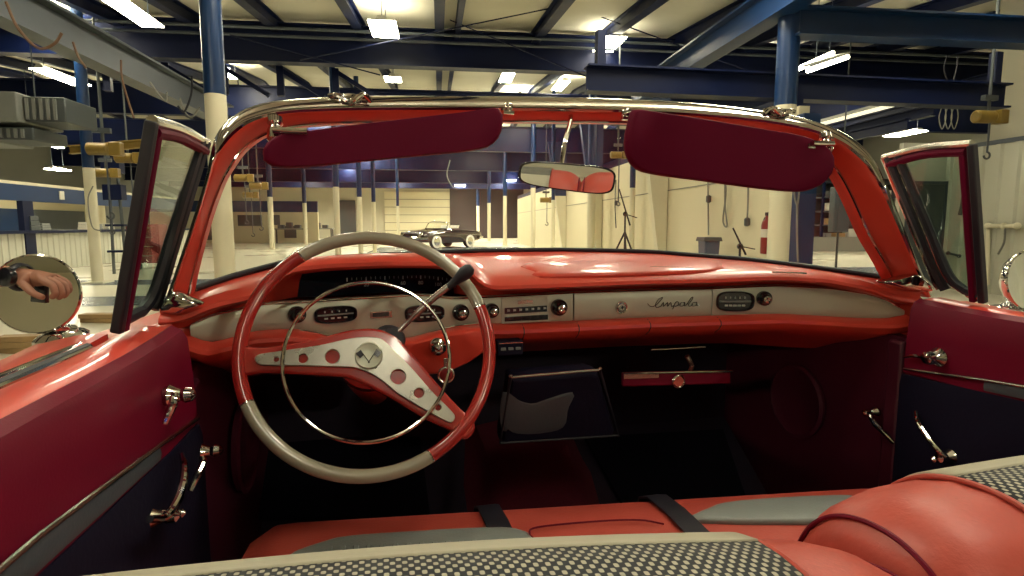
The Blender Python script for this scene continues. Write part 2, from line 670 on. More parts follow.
xa, xb, xc, xd = P(191, 330, f=Yf).x, P(573, 305, f=Yf).x, P(711, 300, f=Yf).x, P(903, 312, f=Yf).x
fascia('instrument_fascia', xa, xb - 0.0015, 'alu', n=90)
fascia('glovebox_door', xb + 0.0015, xc - 0.0015, 'alu', 0.006)
fascia('clock_fascia', xc + 0.0015, xd, 'alu')


def fp(px, py, off=0.0):
    p = P(px, py, f=Yf)
    n = V((0, -1, 0))
    return p + n * off


def fnorm(X):
    e = 0.002
    t = V((2 * e, Yf(X + e) - Yf(X - e), 0)).normalized()
    return t, V((t.y, -t.x, 0))


# bright lines along the fascia edges
mb = MB()
mb.tube([V((X, Yf(X) - 0.005, tz(siltop, X) - 0.0008)) for X in [lerp(xa + 0.01, xd - 0.01, i / 80) for i in range(81)]], 0.0016, 6)
build('fascia_bead', mb, 'chrome', dash)
mb = MB()
mb.tube([V((X, Yf(X) - 0.006, tz(silbot, X) + 0.0005)) for X in [lerp(P(300, 330, f=Yf).x, P(478, 323, f=Yf).x, i / 40) for i in range(41)]], 0.0016, 6)
build('lower_bead', mb, 'chrome', dash)

# gauge strip under the hood
ga, gb = P(283, 290, f=Yf).x, P(474, 285, f=Yf).x
mb = MB()
mb.loft([[V((X, Yf(X) + 0.098, tz(siltop, X) - 0.004)), V((X, Yf(X) + 0.065, max(tz(brow, X) - 0.004, tz(siltop, X) + 0.002)))] for X in [lerp(ga - 0.02, gb + 0.02, i / 30) for i in range(31)]], closed=False, caps=False)
build('speedometer', mb, 'gauge', dash)
mb = MB()
for i in range(25):
    X = lerp(P(345, 285, f=Yf).x, gb - 0.03, i / 24)
    zt, zl = tz(brow, X), tz(siltop, X)
    c = V((X, Yf(X) + 0.079, lerp(zl, zt, 0.50)))
    mb.box(c, (0.0022 if i % 4 == 0 else 0.0010, 0.002, 0.010 if i % 4 == 0 else 0.006))
build('speed_scale', mb, 'mark', dash)
for i, t in enumerate(('0', '20', '40', '60', '80', '100', '120')):
    X = lerp(P(345, 285, f=Yf).x, gb - 0.03, i / 6)
    text_mesh('speed_number', t, 0.011, PX, V((0, 0.35, 0.93)).normalized(), V((0, -0.93, 0.35)), V((X, Yf(X) + 0.080, lerp(tz(siltop, X), tz(brow, X), 0.27))), 'mark', dash)


def oval_gauge(px, py, wpx, hpx, name, marks=4):
    p = fp(px, py)
    t, n = fnorm(p.x)
    d = (p - CAM).dot(F)
    w, h = wpx / FPX * d / 2, hpx / FPX * d / 2
    mx = Matrix((t, -n, V((0, 0, 1)))).transposed()

    def outline(w, h, e=3.2):
        o = []
        for k in range(36):
            a = 2 * math.pi * k / 36
            c, s = math.cos(a), math.sin(a)
            o.append(p + t * (w * math.copysign(abs(c) ** (2 / e), c)) + V((0, 0, h * math.copysign(abs(s) ** (2 / e), s))))
        return o
    mb = MB()
    rg = [[q + n * b for q in outline(w * k, h * k)] for k, b in ((1.0, 0.003), (1.0, 0.010), (0.96, 0.012), (0.90, 0.010), (0.86, 0.005))]
    mb.loft(rg)
    build(name, mb, 'blackgloss', dash)
    mb = MB()
    mb.box(p + n * 0.0075, (w * 1.66, 0.0018, h * 0.16), Matrix((t, -n, V((0, 0, 1)))).transposed())
    build('gauge_needle_bar', mb, 'greyvinyl', dash)
    mb = MB()
    for k in range(marks):
        mb.box(p + n * 0.0065 + t * (w * (-0.45 + 0.9 * k / (marks - 1))) + V((0, 0, -h * 0.42)), (w * 0.16, 0.0016, h * 0.16), mx)
        mb.box(p + n * 0.0065 + t * (w * (-0.5 + 1.0 * k / (marks - 1))) + V((0, 0, h * 0.36)), (w * 0.05, 0.0016, h * 0.2), mx)
    build('gauge_marking', mb, 'mark', dash)


oval_gauge(335, 314, 42, 17, 'fuel_gauge')
oval_gauge(424, 313, 40, 17, 'temperature_gauge')
oval_gauge(734, 301, 38, 20, 'dash_clock', 5)


def knob(px, py, dpx, name='dash_knob', m='blackgloss', cap=True):
    p = fp(px, py)
    t, n = fnorm(p.x)
    r = dpx / FPX * (p - CAM).dot(F) / 2
    mb = MB()
    mb.lathe([(r * 0.6, -0.002), (r, 0.004), (r, 0.010), (r * 0.94, 0.014), (r * 0.72, 0.017), (r * 0.6, 0.026), (r * 0.5, 0.028), (0.0, 0.028)], p, n, 28)
    build(name, mb, m, dash)
    if cap:
        mb = MB()
        mb.lathe([(r * 0.48, 0.027), (r * 0.46, 0.0305), (r * 0.25, 0.0315), (0.0, 0.030)], p, n, 20)
        build('knob_cap', mb, 'chrome', dash)


knob(296, 314, 17, 'headlight_knob')
knob(460, 312, 17, 'wiper_knob')
knob(491, 310, 15, 'radio_volume_knob')
knob(558, 307, 17, 'radio_tuning_knob')
knob(763, 298, 15, 'lighter_knob')
# glovebox lock
p = fp(620, 307)
mb = MB()
mb.lathe([(0.0135, 0.004), (0.0150, 0.008), (0.0135, 0.011), (0.0105, 0.010), (0.0098, 0.013), (0.004, 0.014), (0, 0.0125)], p, (0, -1, 0), 28)
build('glovebox_lock', mb, 'chrome', dash)
mb = MB()
mb.box(p + V((0, -0.0138, 0)), (0.003, 0.002, 0.007))
build('lock_slot', mb, 'black', dash)


def fquad(pts, off, th, name, m, bevel=0.0):
    mb = MB()
    q = [fp(a, b) for a, b in pts]
    mb.prism([c + V((0, -off, 0)) for c in q], V((0, -th, 0)))
    return build(name, mb, m, dash, bevel=bevel)


# small warning window, radio and its dial
fquad([(370, 311), (392, 310), (392, 317), (370, 318)], 0.001, 0.006, 'warning_bezel', 'chromedull', 0.001)
fquad([(373, 312.5), (389, 311.6), (389, 315.5), (373, 316.4)], 0.002, 0.0062, 'warning_lamp', 'walldark')
fquad([(501, 298), (547, 295.5), (549, 321), (501, 323.5)], 0.001, 0.005, 'radio_face', 'alu', 0.001)
fquad([(504, 307.5), (546, 305), (546, 311), (504, 313.5)], 0.002, 0.006, 'radio_dial', 'gauge')
fquad([(504, 316.5), (547, 314), (547, 319), (504, 321)], 0.002, 0.007, 'radio_buttons', 'blackgloss', 0.001)
fquad([(517, 300.2), (532, 299.4), (532, 303), (517, 303.8)], 0.002, 0.005, 'radio_badge', 'chromedull', 0.0005)
mb = MB()
for k in range(7):
    q = fp(lerp(507, 543, k / 6), lerp(310, 307.6, k / 6), 0.0088)
    mb.box(q, (0.0016, 0.001, 0.005))
    mb.box(q + V((0.003, 0, 0)), (0.003, 0.001, 0.004))
build('dial_marking', mb, 'mark', dash)
mb = MB()
for k in range(4):
    q = fp(lerp(512, 538, k / 3), lerp(318.3, 316.8, k / 3), 0.0095)
    mb.box(q, (0.0012, 0.001, 0.008))
build('button_gap', mb, 'black', dash)

# the script on the glovebox door
strokes = [
    [(646, 303), (649, 306), (654, 305), (659, 300), (661, 297), (657, 299), (654, 304), (655, 307), (659, 306)],
    [(659, 306), (662, 302), (662, 306), (666, 302), (666, 306), (669, 302), (670, 306), (672, 305)],
    [(671, 309), (674, 302), (677, 302), (676, 305), (673, 306), (679, 304)],
    [(683, 302), (679, 302.5), (678.5, 305.5), (682, 305), (683, 302), (683, 305.5), (686, 303)],
    [(685, 304), (690, 297), (691, 298), (687, 304), (688, 306), (691, 304)],
    [(695, 302), (691, 302.5), (690.5, 305.5), (694, 305), (695, 301.5), (695, 305.2), (698, 304)],
]
mb = MB()
for s in strokes:
    mb.tube(smooth_path([fp(a, b, 0.0075) for a, b in s], 5), 0.0008, 6)
build('script_lettering', mb, 'blackgloss', dash)

# raised panel with the speaker grille on the dash top
mb = MB()
g = []
for px, py in ((532, 264), (700, 261), (722, 266), (706, 272), (546, 277), (536, 272)):
    g.append((px, py))
Yg = lambda X: lerp(Yc(X), Yb(X), 0.45)


def dash_top(px, py):
    """point of the dash top seen there"""
    r = ray(px, py)
    best = None
    for k in range(400):
        t = 1.0 + 0.9 * k / 400
        q = CAM + r * t
        if abs(q.x) > 0.73:
            continue
        yc, yb = Yc(q.x), Yb(q.x)
        if not yb < q.y < yc:
            continue
        s = (yc - q.y) / (yc - yb)
        zg, zb = tz(gasket, q.x), tz(brow, q.x)
        z = lerp(zg, zb + 0.012, s) + interp([0, .3, .6, .85, 1], [0, .0036, .0072, .008, .004], s)
        if best is None or abs(z - q.z) < best[0]:
            best = (abs(z - q.z), V((q.x, q.y, z)))
    return best[1]


o = resample(smooth_path([dash_top(a, b) for a, b in g], 8, True), 40)
c = sum(o, V()) / len(o)
mb.pillow(o, c, (0, 0, 0.006), 0.12, 3)
build('speaker_cover', mb, 'red', dash)
for a, b in (((650, 268.5), (694, 270)), ((772, 276), (802, 278)), ((776, 279.5), (806, 282))):
    mb = MB()
    mb.tube([dash_top(*a) + V((0, 0, .004)), dash_top(*b) + V((0, 0, .004))], 0.002, 6)
    build('dash_top_moulding', mb, 'chrome', dash)
# seams of the lower pad
for px in (521, 575, 645, 714):
    q = P(px, 323, f=Yf)
    z = tz(silbot, q.x)
    y = Yf(q.x)
    mb = MB()
    mb.tube([V((q.x, y + a, z + b)) for a, b in ((-0.012, -0.002), (-0.0275, -0.009), (-0.0295, -0.017), (-0.0205, -0.028), (-0.005, -0.038))], 0.0014, 6)
    build('pad_seam', mb, 'walldark', dash)
# switch box and its toggles under the pad
mb = MB()
q = P(508, 346, Y=1.17)
mb.box(q, (0.055, 0.05, 0.030))
build('switch_box', mb, 'blackvinyl', dash, bevel=0.002)
mb = MB()
mb.box(q + V((0, -0.027, 0.012)), (0.052, 0.002, 0.0022))
build('switch_trim', mb, 'chromedull', dash)
for k in (-1, 0, 1):
    mb = MB()
    mb.box(q + V((k * 0.016, -0.027, 0)), (0.010, 0.005, 0.005))
    build('toggle_switch', mb, 'greyvinyl', dash)

# open ash tray drawer under the glovebox
yd = 1.16
mb = MB()
a, b_, c, d = P(623, 373, Y=yd), P(731, 371, Y=yd), P(731, 384, Y=yd), P(623, 387, Y=yd)
mb.prism([a, b_, c, d], V((0, 0.012, 0)))
tray = build('ash_tray', mb, 'redtrim', car, bevel=0.004, label='red pull-out ash tray with chrome lip')
mb = MB()
mb.tube([a + V((0, -0.004, 0)), b_ + V((0, -0.004, 0))], 0.0028, 8)
build('tray_lip', mb, 'chrome', tray)
mb = MB()
mb.lathe([(0.0145, 0), (0.0165, 0.004), (0.0135, 0.007), (0.012, 0.004), (0, 0.004)], P(678, 381, Y=yd), (0, -1, 0), 26)
build('tray_emblem', mb, 'chrome', tray)
mb = MB()
mb.prism([P(624, 374, Y=yd - .003), P(659, 373.5, Y=yd - .003), P(659, 378, Y=yd - .003), P(624, 379, Y=yd - .003)], V((0, 0.003, 0)))
build('tray_plate', mb, 'chromedull', tray)
mb = MB()
mb.tube([P(687, 356, Y=yd + .03), P(692, 366, Y=yd + .03), P(690, 372, Y=yd + .02)], 0.006, 8)
build('tray_bracket', mb, 'chromedull', tray)
mb = MB()
mb.tube([P(651, 350, Y=yd), P(705, 347, Y=yd)], 0.0018, 6)
build('tray_rail', mb, 'chromedull', tray)

# ------------------------------------------------------------------ steering wheel
WC = P(370, 349, Y=0.96)
TL = rad(25)
W1, W2, WN = V((1, 0, 0)), V((0, math.sin(TL), math.cos(TL))), V((0, -math.cos(TL), math.sin(TL)))


def W(px, py, h=0.0):
    r = ray(px, py)
    t = (WC + WN * h - CAM).dot(WN) / r.dot(WN)
    q = CAM + r * t - WC
    return q.dot(W1), q.dot(W2)


def WP(a, b, h=0.0):
    return WC + W1 * a + W2 * b + WN * h


rim_out = sum(math.hypot(*W(*p)) for p in ((232.5, 357), (495, 352), (366, 231.5), (362, 485.5))) / 4
RT = 0.0112
RR = rim_out - RT
ang = lambda px, py: math.atan2(W(px, py)[1], W(px, py)[0])
A1, A2, A3, A4 = ang(482, 306), ang(298, 253), ang(243, 405), ang(433, 460)   # anticlockwise
A3 = A3 + 2 * math.pi if A3 < A2 else A3
A4 = A4 + 2 * math.pi if A4 < A3 else A4


def rim_arc(a0, a1, r=RT, n=60):
    mb = MB()
    pts = [WP(RR * math.cos(lerp(a0, a1, i / n)), RR * math.sin(lerp(a0, a1, i / n))) for i in range(n + 1)]
    mb.tube(pts, r, 16)
    return mb


wheel_hub = MB()
wheel_hub.lathe([(0.052, -0.03), (0.050, -0.012), (0.040, -0.006), (0, -0.006)], WP(*W(369, 357.5)), WN, 28)
wheel = build('steering_wheel', wheel_hub, 'wheelred', car, label='red and cream two-spoke steering wheel')
build('rim_grip', rim_arc(A1, A2), 'cream', wheel, label='cream rim grip')
build('rim_grip', rim_arc(A3, A4), 'cream', wheel, label='cream rim grip')
build('rim_grip', rim_arc(A2, A3), 'wheelred', wheel, label='red rim grip')
build('rim_grip', rim_arc(A4, A1 + 2 * math.pi), 'wheelred', wheel, label='red rim grip')
for a in (A1, A2, A3, A4):
    build('rim_ferrule', rim_arc(a - 0.006, a + 0.006, RT * 1.06, 4), 'chrome', wheel)

outer = [(241, 351), (262, 351), (290, 347), (314, 342.5), (335, 337), (352, 333), (368, 331.5), (380, 333), (390, 337), (400, 345), (430, 380), (459, 412), (468, 418), (472, 428), (466, 436), (458, 434), (452, 428), (426, 416), (393, 396), (366, 382), (352, 376), (337, 373.5), (290, 371), (262, 370), (241, 372)]
inner = [(256.5, 360), (261, 356.5), (271.5, 354.6), (300, 350.5), (325, 346.5), (346.5, 341.5), (362, 339.3), (377, 340), (386, 345), (410, 369), (430, 392), (450, 412), (453.5, 418), (451, 422), (445, 421), (425, 410), (398, 394), (385, 383), (372, 374.5), (358, 369), (342, 367.5), (300, 366.3), (270, 366), (261, 365)]


def wpoly(pts, h=0.0, n=3):
    q = [V((*W(a, b, h), 0)) for a, b in pts]
    return [(p.x, p.y) for p in smooth_path(q, n, True)]


curve_mesh('wheel_spoke', [wpoly(outer)], W1, W2, WN, WP(0, 0, -0.004), 0.010, 'wheelred', wheel, bevel=0.005)
holes = []
hl = [(277.6, 360.7, 3.6), (304, 360, 5.6), (333, 358, 8.0), (398, 378, 8.2), (418.7, 394, 5.6), (437.5, 408.5, 3.7)]
for hx, hy, hr in hl:
    ca, cb = W(hx, hy)
    ra = abs(W(hx + hr, hy)[0] - ca)
    holes.append([(ca + ra * math.cos(2 * math.pi * k / 28), cb + ra * math.sin(2 * math.pi * k / 28)) for k in range(28)])
curve_mesh('spoke_plate', [wpoly(inner)] + holes, W1, W2, WN, WP(0, 0, 0.009), 0.004, 'plate', wheel, bevel=0.0012, label='brushed metal plate with round holes')
ca, cb = W(369, 357.5)
mb = MB()
mb.lathe([(0.0225, 0.010), (0.0225, 0.015), (0.0205, 0.0175), (0.0185, 0.0165), (0, 0.0180)], WP(ca, cb), WN, 36)
build('horn_button', mb, 'alu', wheel)
mb = MB()
for sgn in (-1, 1):     # crossed flags
    p0, p1 = WP(ca + 0.006 * -sgn * 0.2, cb - 0.013, 0.0185), WP(ca + sgn * 0.013, cb + 0.009, 0.0185)
    mb.tube([p0, p1], 0.0007, 6)
    u = (p1 - p0).normalized()
    w = WN.cross(u) * sgn * -1
    mb.prism([p1, p1 - u * 0.010, p1 - u * 0.011 + w * 0.008, p1 - u * 0.001 + w * 0.009], WN * 0.001)
build('crossed_flags', mb, 'blackgloss', wheel)
hc = W(368.5, 359, 0.022)
hr = (W(452, 359, 0.022)[0] - W(285, 359, 0.022)[0]) / 2
mb = MB()
mb.tube([WP(hc[0] + hr * math.cos(2 * math.pi * k / 72), hc[1] + hr * math.sin(2 * math.pi * k / 72), 0.022) for k in range(72)], 0.0031, 10, closed=True)
build('horn_ring', mb, 'chrome', wheel)
for a, b_ in ((286, 360.3), (443, 401)):
    x, y = W(a, b_, 0.022)
    k = hr / math.hypot(x - hc[0], y - hc[1])
    mb = MB()
    e = WP(hc[0] + (x - hc[0]) * k, hc[1] + (y - hc[1]) * k, 0.021)
    mb.tube([e, e - WN * 0.014], 0.0035, 8)
    build('horn_ring_post', mb, 'chrome', wheel)

# steering column
hubp = WP(ca, cb, -0.02)
mb = MB()
ax = V((0, 0.93, -0.36)).normalized()
mb.lathe([(0.046, 0.0), (0.050, 0.02), (0.050, 0.16), (0.046, 0.30), (0.040, 0.52)], hubp, ax, 24)
column = build('steering_shaft_cover', mb, 'red', car)
# ignition housing right of the column, lever and knob
yl = 1.06
mb = MB()
mb.tube(smooth_path([P(392, 338, Y=1.0), P(402, 328, Y=1.0), P(428, 303, Y=0.985), P(449, 286, Y=0.97)], 6), [0.0045] * 9 + [0.0062] * 9 + [0.0062], 12)
lever = build('gear_lever', mb, 'chromedull', car, label='chrome gear lever with black knob')
mb = MB()
c = P(458, 279, Y=0.965)
d = (P(468, 270, Y=0.96) - P(449, 286, Y=0.97)).normalized()
mb.lathe([(0.006, -0.022), (0.007, -0.008), (0.010, 0.004), (0.0125, 0.016), (0.011, 0.026), (0.006, 0.032), (0, 0.033)], c, d, 18)
build('lever_knob', mb, 'black', lever)
mb = MB()
mb.lathe([(0.030, -0.02), (0.026, 0.0), (0.020, 0.010), (0.0, 0.012)], P(391, 340, Y=1.0), (0.2, -0.9, 0.3), 18)
build('lever_boot', mb, 'black', lever)

# ignition switch with key fob
mb = MB()
pi = P(438, 347, Y=1.10)
mb.lathe([(0.017, -0.03), (0.017, 0.0), (0.0155, 0.006), (0.011, 0.010), (0.010, 0.016), (0.006, 0.018), (0, 0.018)], pi, (0, -1, 0.1), 26)
ign = build('ignition_switch', mb, 'chrome', car)
mb = MB()
for s in (-1, 1):
    mb.box(pi + V((s * 0.011, -0.014, 0)), (0.006, 0.006, 0.010))
build('switch_ear', mb, 'blackgloss', ign)
# red column bracket under the fascia
mb = MB()
o = [(398, 341), (412, 338), (430, 333), (456, 328), (478, 326), (490, 328), (488, 345), (470, 360), (440, 372), (410, 372), (398, 360)]
oo = resample(smooth_path([P(a, b, Y=1.15) for a, b in o], 6, True), 44)
mb.pillow(oo, sum(oo, V()) / len(oo), (0, 0.03, 0), 0.22, 4)
build('column_bracket', mb, 'red', car)
mb = MB()
o = [(250, 337), (272, 333), (300, 333), (330, 338), (350, 342), (345, 352), (310, 352), (275, 349), (254, 346)]
oo = resample(smooth_path([P(a, b, Y=1.14) for a, b in o], 6, True), 44)
mb.pillow(oo, sum(oo, V()) / len(oo), (0, 0.025, 0), 0.25, 4)
build('lower_dash_roll', mb, 'red', car)

# key fob: a thing of its own on the ignition key
fob = thing('key_fob', P(446, 383, Y=1.075), 'round red key fob in a metal ring hanging from the ignition', 'key fob')
pk = P(446, 375, Y=1.078)
mb = MB()
ring = [pk + V((0.0145 * math.cos(2 * math.pi * k / 32), 0, 0.0145 * math.sin(2 * math.pi * k / 32))) for k in range(32)]
mb.tube(ring, 0.0028, 8, closed=True)
build('metal_ring', mb, 'chromedull', fob)
mb = MB()
mb.lathe([(0.0125, -0.002), (0.0125, 0.002), (0.010, 0.003), (0, 0.003)], pk, (0, -1, 0), 26)
build('fob_disc', mb, 'extred', fob)
mb = MB()
mb.box(pk + V((0, 0, 0.022)), (0.009, 0.0025, 0.022))
build('key', mb, 'chromedull', fob, bevel=0.001)

# litter bag under the dash
lb = thing('litter_bag', P(552, 437, Y=1.22), 'black vinyl litter bag hung under the dashboard beside the steering wheel', 'litter bag')
ya, yz = 1.16, 1.20
mb = MB()
o = [P(507, 373, Y=ya), P(594, 366, Y=ya), P(613, 430, Y=yz), P(497, 437, Y=yz)]
c = sum(o, V()) / 4
rr = resample([o[0], o[1], o[2], o[3], o[0]], 41)[:-1]
mb.pillow(rr, c, (0, 0.035, 0.005), 0.10, 4)
build('pouch', mb, 'blackvinyl', lb)
mb = MB()
s = [P(x, y, Y=lerp(ya, yz, (y - 367) / 66) - 0.037) for x, y in ((503, 392), (516, 398), (532, 402), (549, 397), (575, 391), (569, 408), (560, 430), (505, 433))]
rr = resample(smooth_path(s, 5, True), 36)
mb.pillow(rr, sum(rr, V()) / len(rr), (0, 0.006, 0.0), 0.3, 3)
build('front_pocket', mb, 'slate', lb)
mb = MB()
mb.tube([o[0] + V((0, -0.035, 0)), o[1] + V((0, -0.035, 0))], 0.003, 8)
build('rail', mb, 'chromedull', lb)
mb = MB()
mb.tube([o[1] + V((0, -0.034, 0)), o[2] + V((0, -0.034, 0)), o[3] + V((0, -0.034, 0)), o[0] + V((0, -0.034, 0))], 0.0035, 8)
build('binding', mb, 'black', lb)
for e in (0, 1):
    mb = MB()
    mb.ball(o[e] + V((0, -0.036, 0.002)), 0.0045, 10)
    build('snap', mb, 'chrome', lb)

# ------------------------------------------------------------------ windshield frame
def Yh(X):
    return 1.19 - 0.20 * min(1.2, abs(X) / 0.64) ** 2.2


def Yp(z):     # pillar: top to foot
    return lerp(1.03, 0.99, (z - 1.0) / 0.27)


def frame_pt(px, py, dy=0.0):
    """a point of the windshield frame: header above, pillars at the sides"""
    r = ray(px, py)
    p = P(px, py, f=Yh)
    if abs(p.x) < 0.60:
        return p + V((0, dy, 0))
    y = 1.0
    for _ in range(30):
        q = CAM + r * (y / r.y)
        y = lerp(1.03, 0.985, max(0, min(1.2, (q.z - 1.0) / 0.27)))
    w = max(0, min(1, (abs(p.x) - 0.60) / 0.06))
    return p.lerp(q, w) + V((0, dy, 0))


outer_px = [(163, 309), (178, 266), (196, 212), (207, 176), (212, 150), (216, 135), (228, 120), (247, 108), (275, 101), (310, 98), (360, 96), (450, 96), (560, 97), (650, 100), (740, 107), (800, 117), (836, 129), (858, 143), (872, 160), (883, 184), (899, 226), (914, 265), (925, 290)]
mid_px = [(172, 307), (186, 266), (204, 212), (215, 176), (221, 156), (229, 143), (240, 131), (256, 120), (280, 113), (313, 110), (360, 108.5), (450, 108), (560, 109), (650, 111), (740, 118), (794, 127), (826, 139), (846, 153), (859, 168), (871, 190), (889, 230), (905, 267), (916, 291)]
inner_px = [(186, 299), (194, 262), (207, 215), (220, 180), (229, 165), (238, 152), (250, 141), (266, 132), (288, 126), (318, 122.5), (360, 121), (450, 120), (560, 120.5), (650, 122), (740, 127), (784, 134), (812, 146), (830, 158), (843, 174), (856, 198), (873, 236), (888, 262), (899, 284)]
NB = 140
C_out = resample(smooth_path([frame_pt(*p) for p in outer_px], 8), NB)
C_mid = resample(smooth_path([frame_pt(p[0], p[1] + 5, dy=-0.030) for p in mid_px], 8), NB)
C_in = resample(smooth_path([frame_pt(*p, dy=0.012) for p in inner_px], 8), NB)


def band(A, Bc, bulge, thick, n=8):
    rings = []
    for a, b in zip(A, Bc):
        w = (b - a)
        out = V((0, -1, 0))
        row = []
        for k in range(n + 1):
            t = k / n
            row.append(a + w * t + out * bulge * math.sin(math.pi * t) ** 0.6)
        row.append(b + V((0, thick, 0)))
        row.append(a + V((0, thick, 0)))
        rings.append(row)
    mb = MB()
    mb.loft(rings)
    return mb


wf = build('windshield_frame', band(C_mid, C_in, 0.008, 0.03), 'red', car, label='red windshield frame with chrome outer moulding')
build('chrome_moulding', band(C_out, C_mid, 0.012, 0.03), 'chrome', wf)
mb = MB()
mb.tube([p + V((0, -0.004, 0)) for p in C_in], 0.0028, 6)
build('reveal_bead', mb, 'chrome', wf)
# pillar feet
for side, pts in ((-1, [(160, 312), (166, 298), (176, 290), (188, 296), (201, 301), (204, 304), (190, 309), (181, 314)]), (1, [(877, 281), (890, 278), (906, 274), (916, 274), (926, 280), (932, 290), (915, 292), (897, 289)])):
    q = [P(a, b, Y=1.0) for a, b in pts]
    rr = resample(smooth_path(q, 5, True), 36)
    mb = MB()
    mb.pillow(rr, sum(rr, V()) / len(rr), (0, 0.016, 0), 0.35, 4)
    build('pillar_foot', mb, 'chrome', wf)
# glass: between frame, header and the foot on the cowl
mb = MB()
NG = 60
foot = [V((X, Yc(X) - 0.004, tz(gasket, X) + 0.002)) for X in [lerp(-0.71, 0.715, i / NG) for i in range(NG + 1)]]
lo_i = min(range(NB), key=lambda i: abs(C_in[i].x - foot[0].x) + (0 if i < NB / 2 else 9))
head = resample(smooth_path([frame_pt(*p, dy=0.02) for p in inner_px[1:-1]], 8), NG + 1)
rings = []
for a, b in zip(foot, head):
    row = [a.lerp(b, k / 8) + V((0, 0.02 * math.sin(math.pi * k / 8), 0)) for k in range(9)]
    rings.append(row)
mb.loft(rings, closed=False, caps=False)
build('windshield_glass', mb, 'glass', wf)
mb = MB()
mb.tube([p + V((0, -0.002, 0.002)) for p in foot], 0.006, 8)
build('gasket', mb, 'black', wf)
# latches on the header
for cx, cy, s in ((351, 101, 1), (772, 114, -1)):
    p = frame_pt(cx, cy) + V((0, -0.02, 0))
    mb = MB()
    mb.ball(p, 0.016, 14, (1.3, 0.8, 0.55))
    mb.tube(smooth_path([p + V((s * 0.036, -0.004, -0.004)), p + V((s * 0.022, -0.012, 0.006)), p + V((0, -0.014, -0.008)), p + V((-s * 0.022, -0.012, 0.002)), p + V((-s * 0.036, -0.004, 0.002))], 5), 0.0042, 8)
    mb.box(p + V((0, 0.006, 0.003)), (0.06, 0.014, 0.010))
    build('roof_latch', mb, 'chrome', wf)


# sun visors
def Yv(X):
    return Yh(X) - 0.055


def visor(name, px, label):
    q = [P(a, b, f=Yv) for a, b in px]
    rr = resample(smooth_path(q, 5, True), 64)
    # thickness follows the plan curve
    c = sum(rr, V()) / len(rr)
    mb = MB()
    mb.pillow(rr, c, (0, 0.012, 0), 0.05, 4)
    return build(name, mb, 'visor', car, label=label)


v1 = visor('sun_visor', [(278, 136), (300, 132.5), (340, 127), (400, 120), (460, 113), (494, 108.5), (501, 111), (503, 120), (500, 135), (490, 146), (470, 151), (430, 155), (380, 160), (320, 166), (290, 168), (270, 166), (262, 157), (266, 144)], 'crimson sun visor on the driver side')
v2 = visor('sun_visor', [(633, 110), (660, 113), (700, 119), (760, 129), (800, 136), (822, 145), (832, 156), (832, 170), (825, 181), (812, 189), (795, 192), (760, 189), (700, 181), (650, 174), (634, 168), (626, 156), (624, 140), (628, 122)], 'crimson sun visor on the passenger side')


def visor_mount(v, px, py, dirx):
    p = P(px, py, f=lambda X: Yh(X) - 0.035)
    mb = MB()
    mb.lathe([(0.006, 0.020), (0.012, 0.016), (0.0125, 0.006), (0.009, 0.002), (0.010, -0.002), (0.012, -0.006), (0.0125, -0.022), (0.008, -0.027), (0, -0.027)], p, (0, 0.3, 1), 18)
    build('visor_bracket', mb, 'chrome', v)
    mb = MB()
    a = p + V((0, -0.02, -0.008))
    mb.tube([a, a + V((dirx * 0.030, 0, -0.001)), a + V((dirx * 0.052, -0.002, -0.001))], 0.0058, 12)
    build('visor_rod', mb, 'chrome', v)


visor_mount(v1, 275, 127, 1)
visor_mount(v2, 826, 141, -1)
for v, px, py in ((v1, 508, 107), (v2, 626, 113)):
    p = P(px, py, f=lambda X: Yh(X) - 0.03)
    mb = MB()
    mb.ball(p, 0.011, 14, (1, 0.8, 1))
    mb.box(p + V((0, -0.004, -0.012)), (0.022, 0.012, 0.006))
    build('visor_clip', mb, 'chrome', v)
mb = MB()
mb.box(P(812, 146, f=lambda X: Yv(X) - 0.016), (0.018, 0.003, 0.009))
build('visor_tag', mb, 'chromedull', v2)

# rear-view mirror
mc = P(567, 177, Y=1.10)
md_ = (mc - CAM).dot(F)
e1 = (R + U * -0.12).normalized()
nm = ((CAM - mc).normalized() + (V((-0.06, 0.40, 0.905)) - mc).normalized()).normalized()
e1 = (e1 - nm * e1.dot(nm)).normalized()
e2 = nm.cross(e1)


def mir_outline(k):
    o = []
    w, h = 49 / FPX * md_ * k[0], 13.5 / FPX * md_ * k[1]
    for i in range(48):
        a = 2 * math.pi * i / 48
        c, s = math.cos(a), math.sin(a)
        x, y = math.copysign(abs(c) ** 0.5, c), math.copysign(abs(s) ** 0.5, s)
        o.append(mc + e1 * x * w + e2 * y * h * (1 + 0.10 * x))
    return o


mb = MB()
mb.loft([[p + nm * b for p in mir_outline(k)] for k, b in (((0.7, 0.6), -0.022), ((0.93, 0.9), -0.014), ((1, 1), -0.002), ((1, 1), 0.002), ((0.97, 0.94), 0.003))])
rvm = build('rear_view_mirror', mb, 'blackgloss', car, label='rear-view mirror reflecting the red rear seat')
mb = MB()
mb.prism([p + nm * 0.0032 for p in mir_outline((0.95, 0.90))], nm * 0.0008)
build('mirror_glass', mb, 'mirror', rvm)
mb = MB()
mb.tube(smooth_path([frame_pt(568, 111) + V((0, -0.012, 0)), frame_pt(567, 122) + V((0, -0.024, 0)), P(565, 142, Y=1.13), P(562, 166, Y=1.115) - nm * 0.012], 5), 0.0048, 10)
build('mirror_stem', mb, 'chrome', rvm)
mb = MB()
mb.ball(frame_pt(568, 110) + V((0, -0.012, 0)), 0.010, 12)
mb.ball(mc - nm * 0.018, 0.010, 12)
build('mirror_pivot', mb, 'chrome', rvm)

# ------------------------------------------------------------------ doors
YR, YFr = -0.75, 0.968


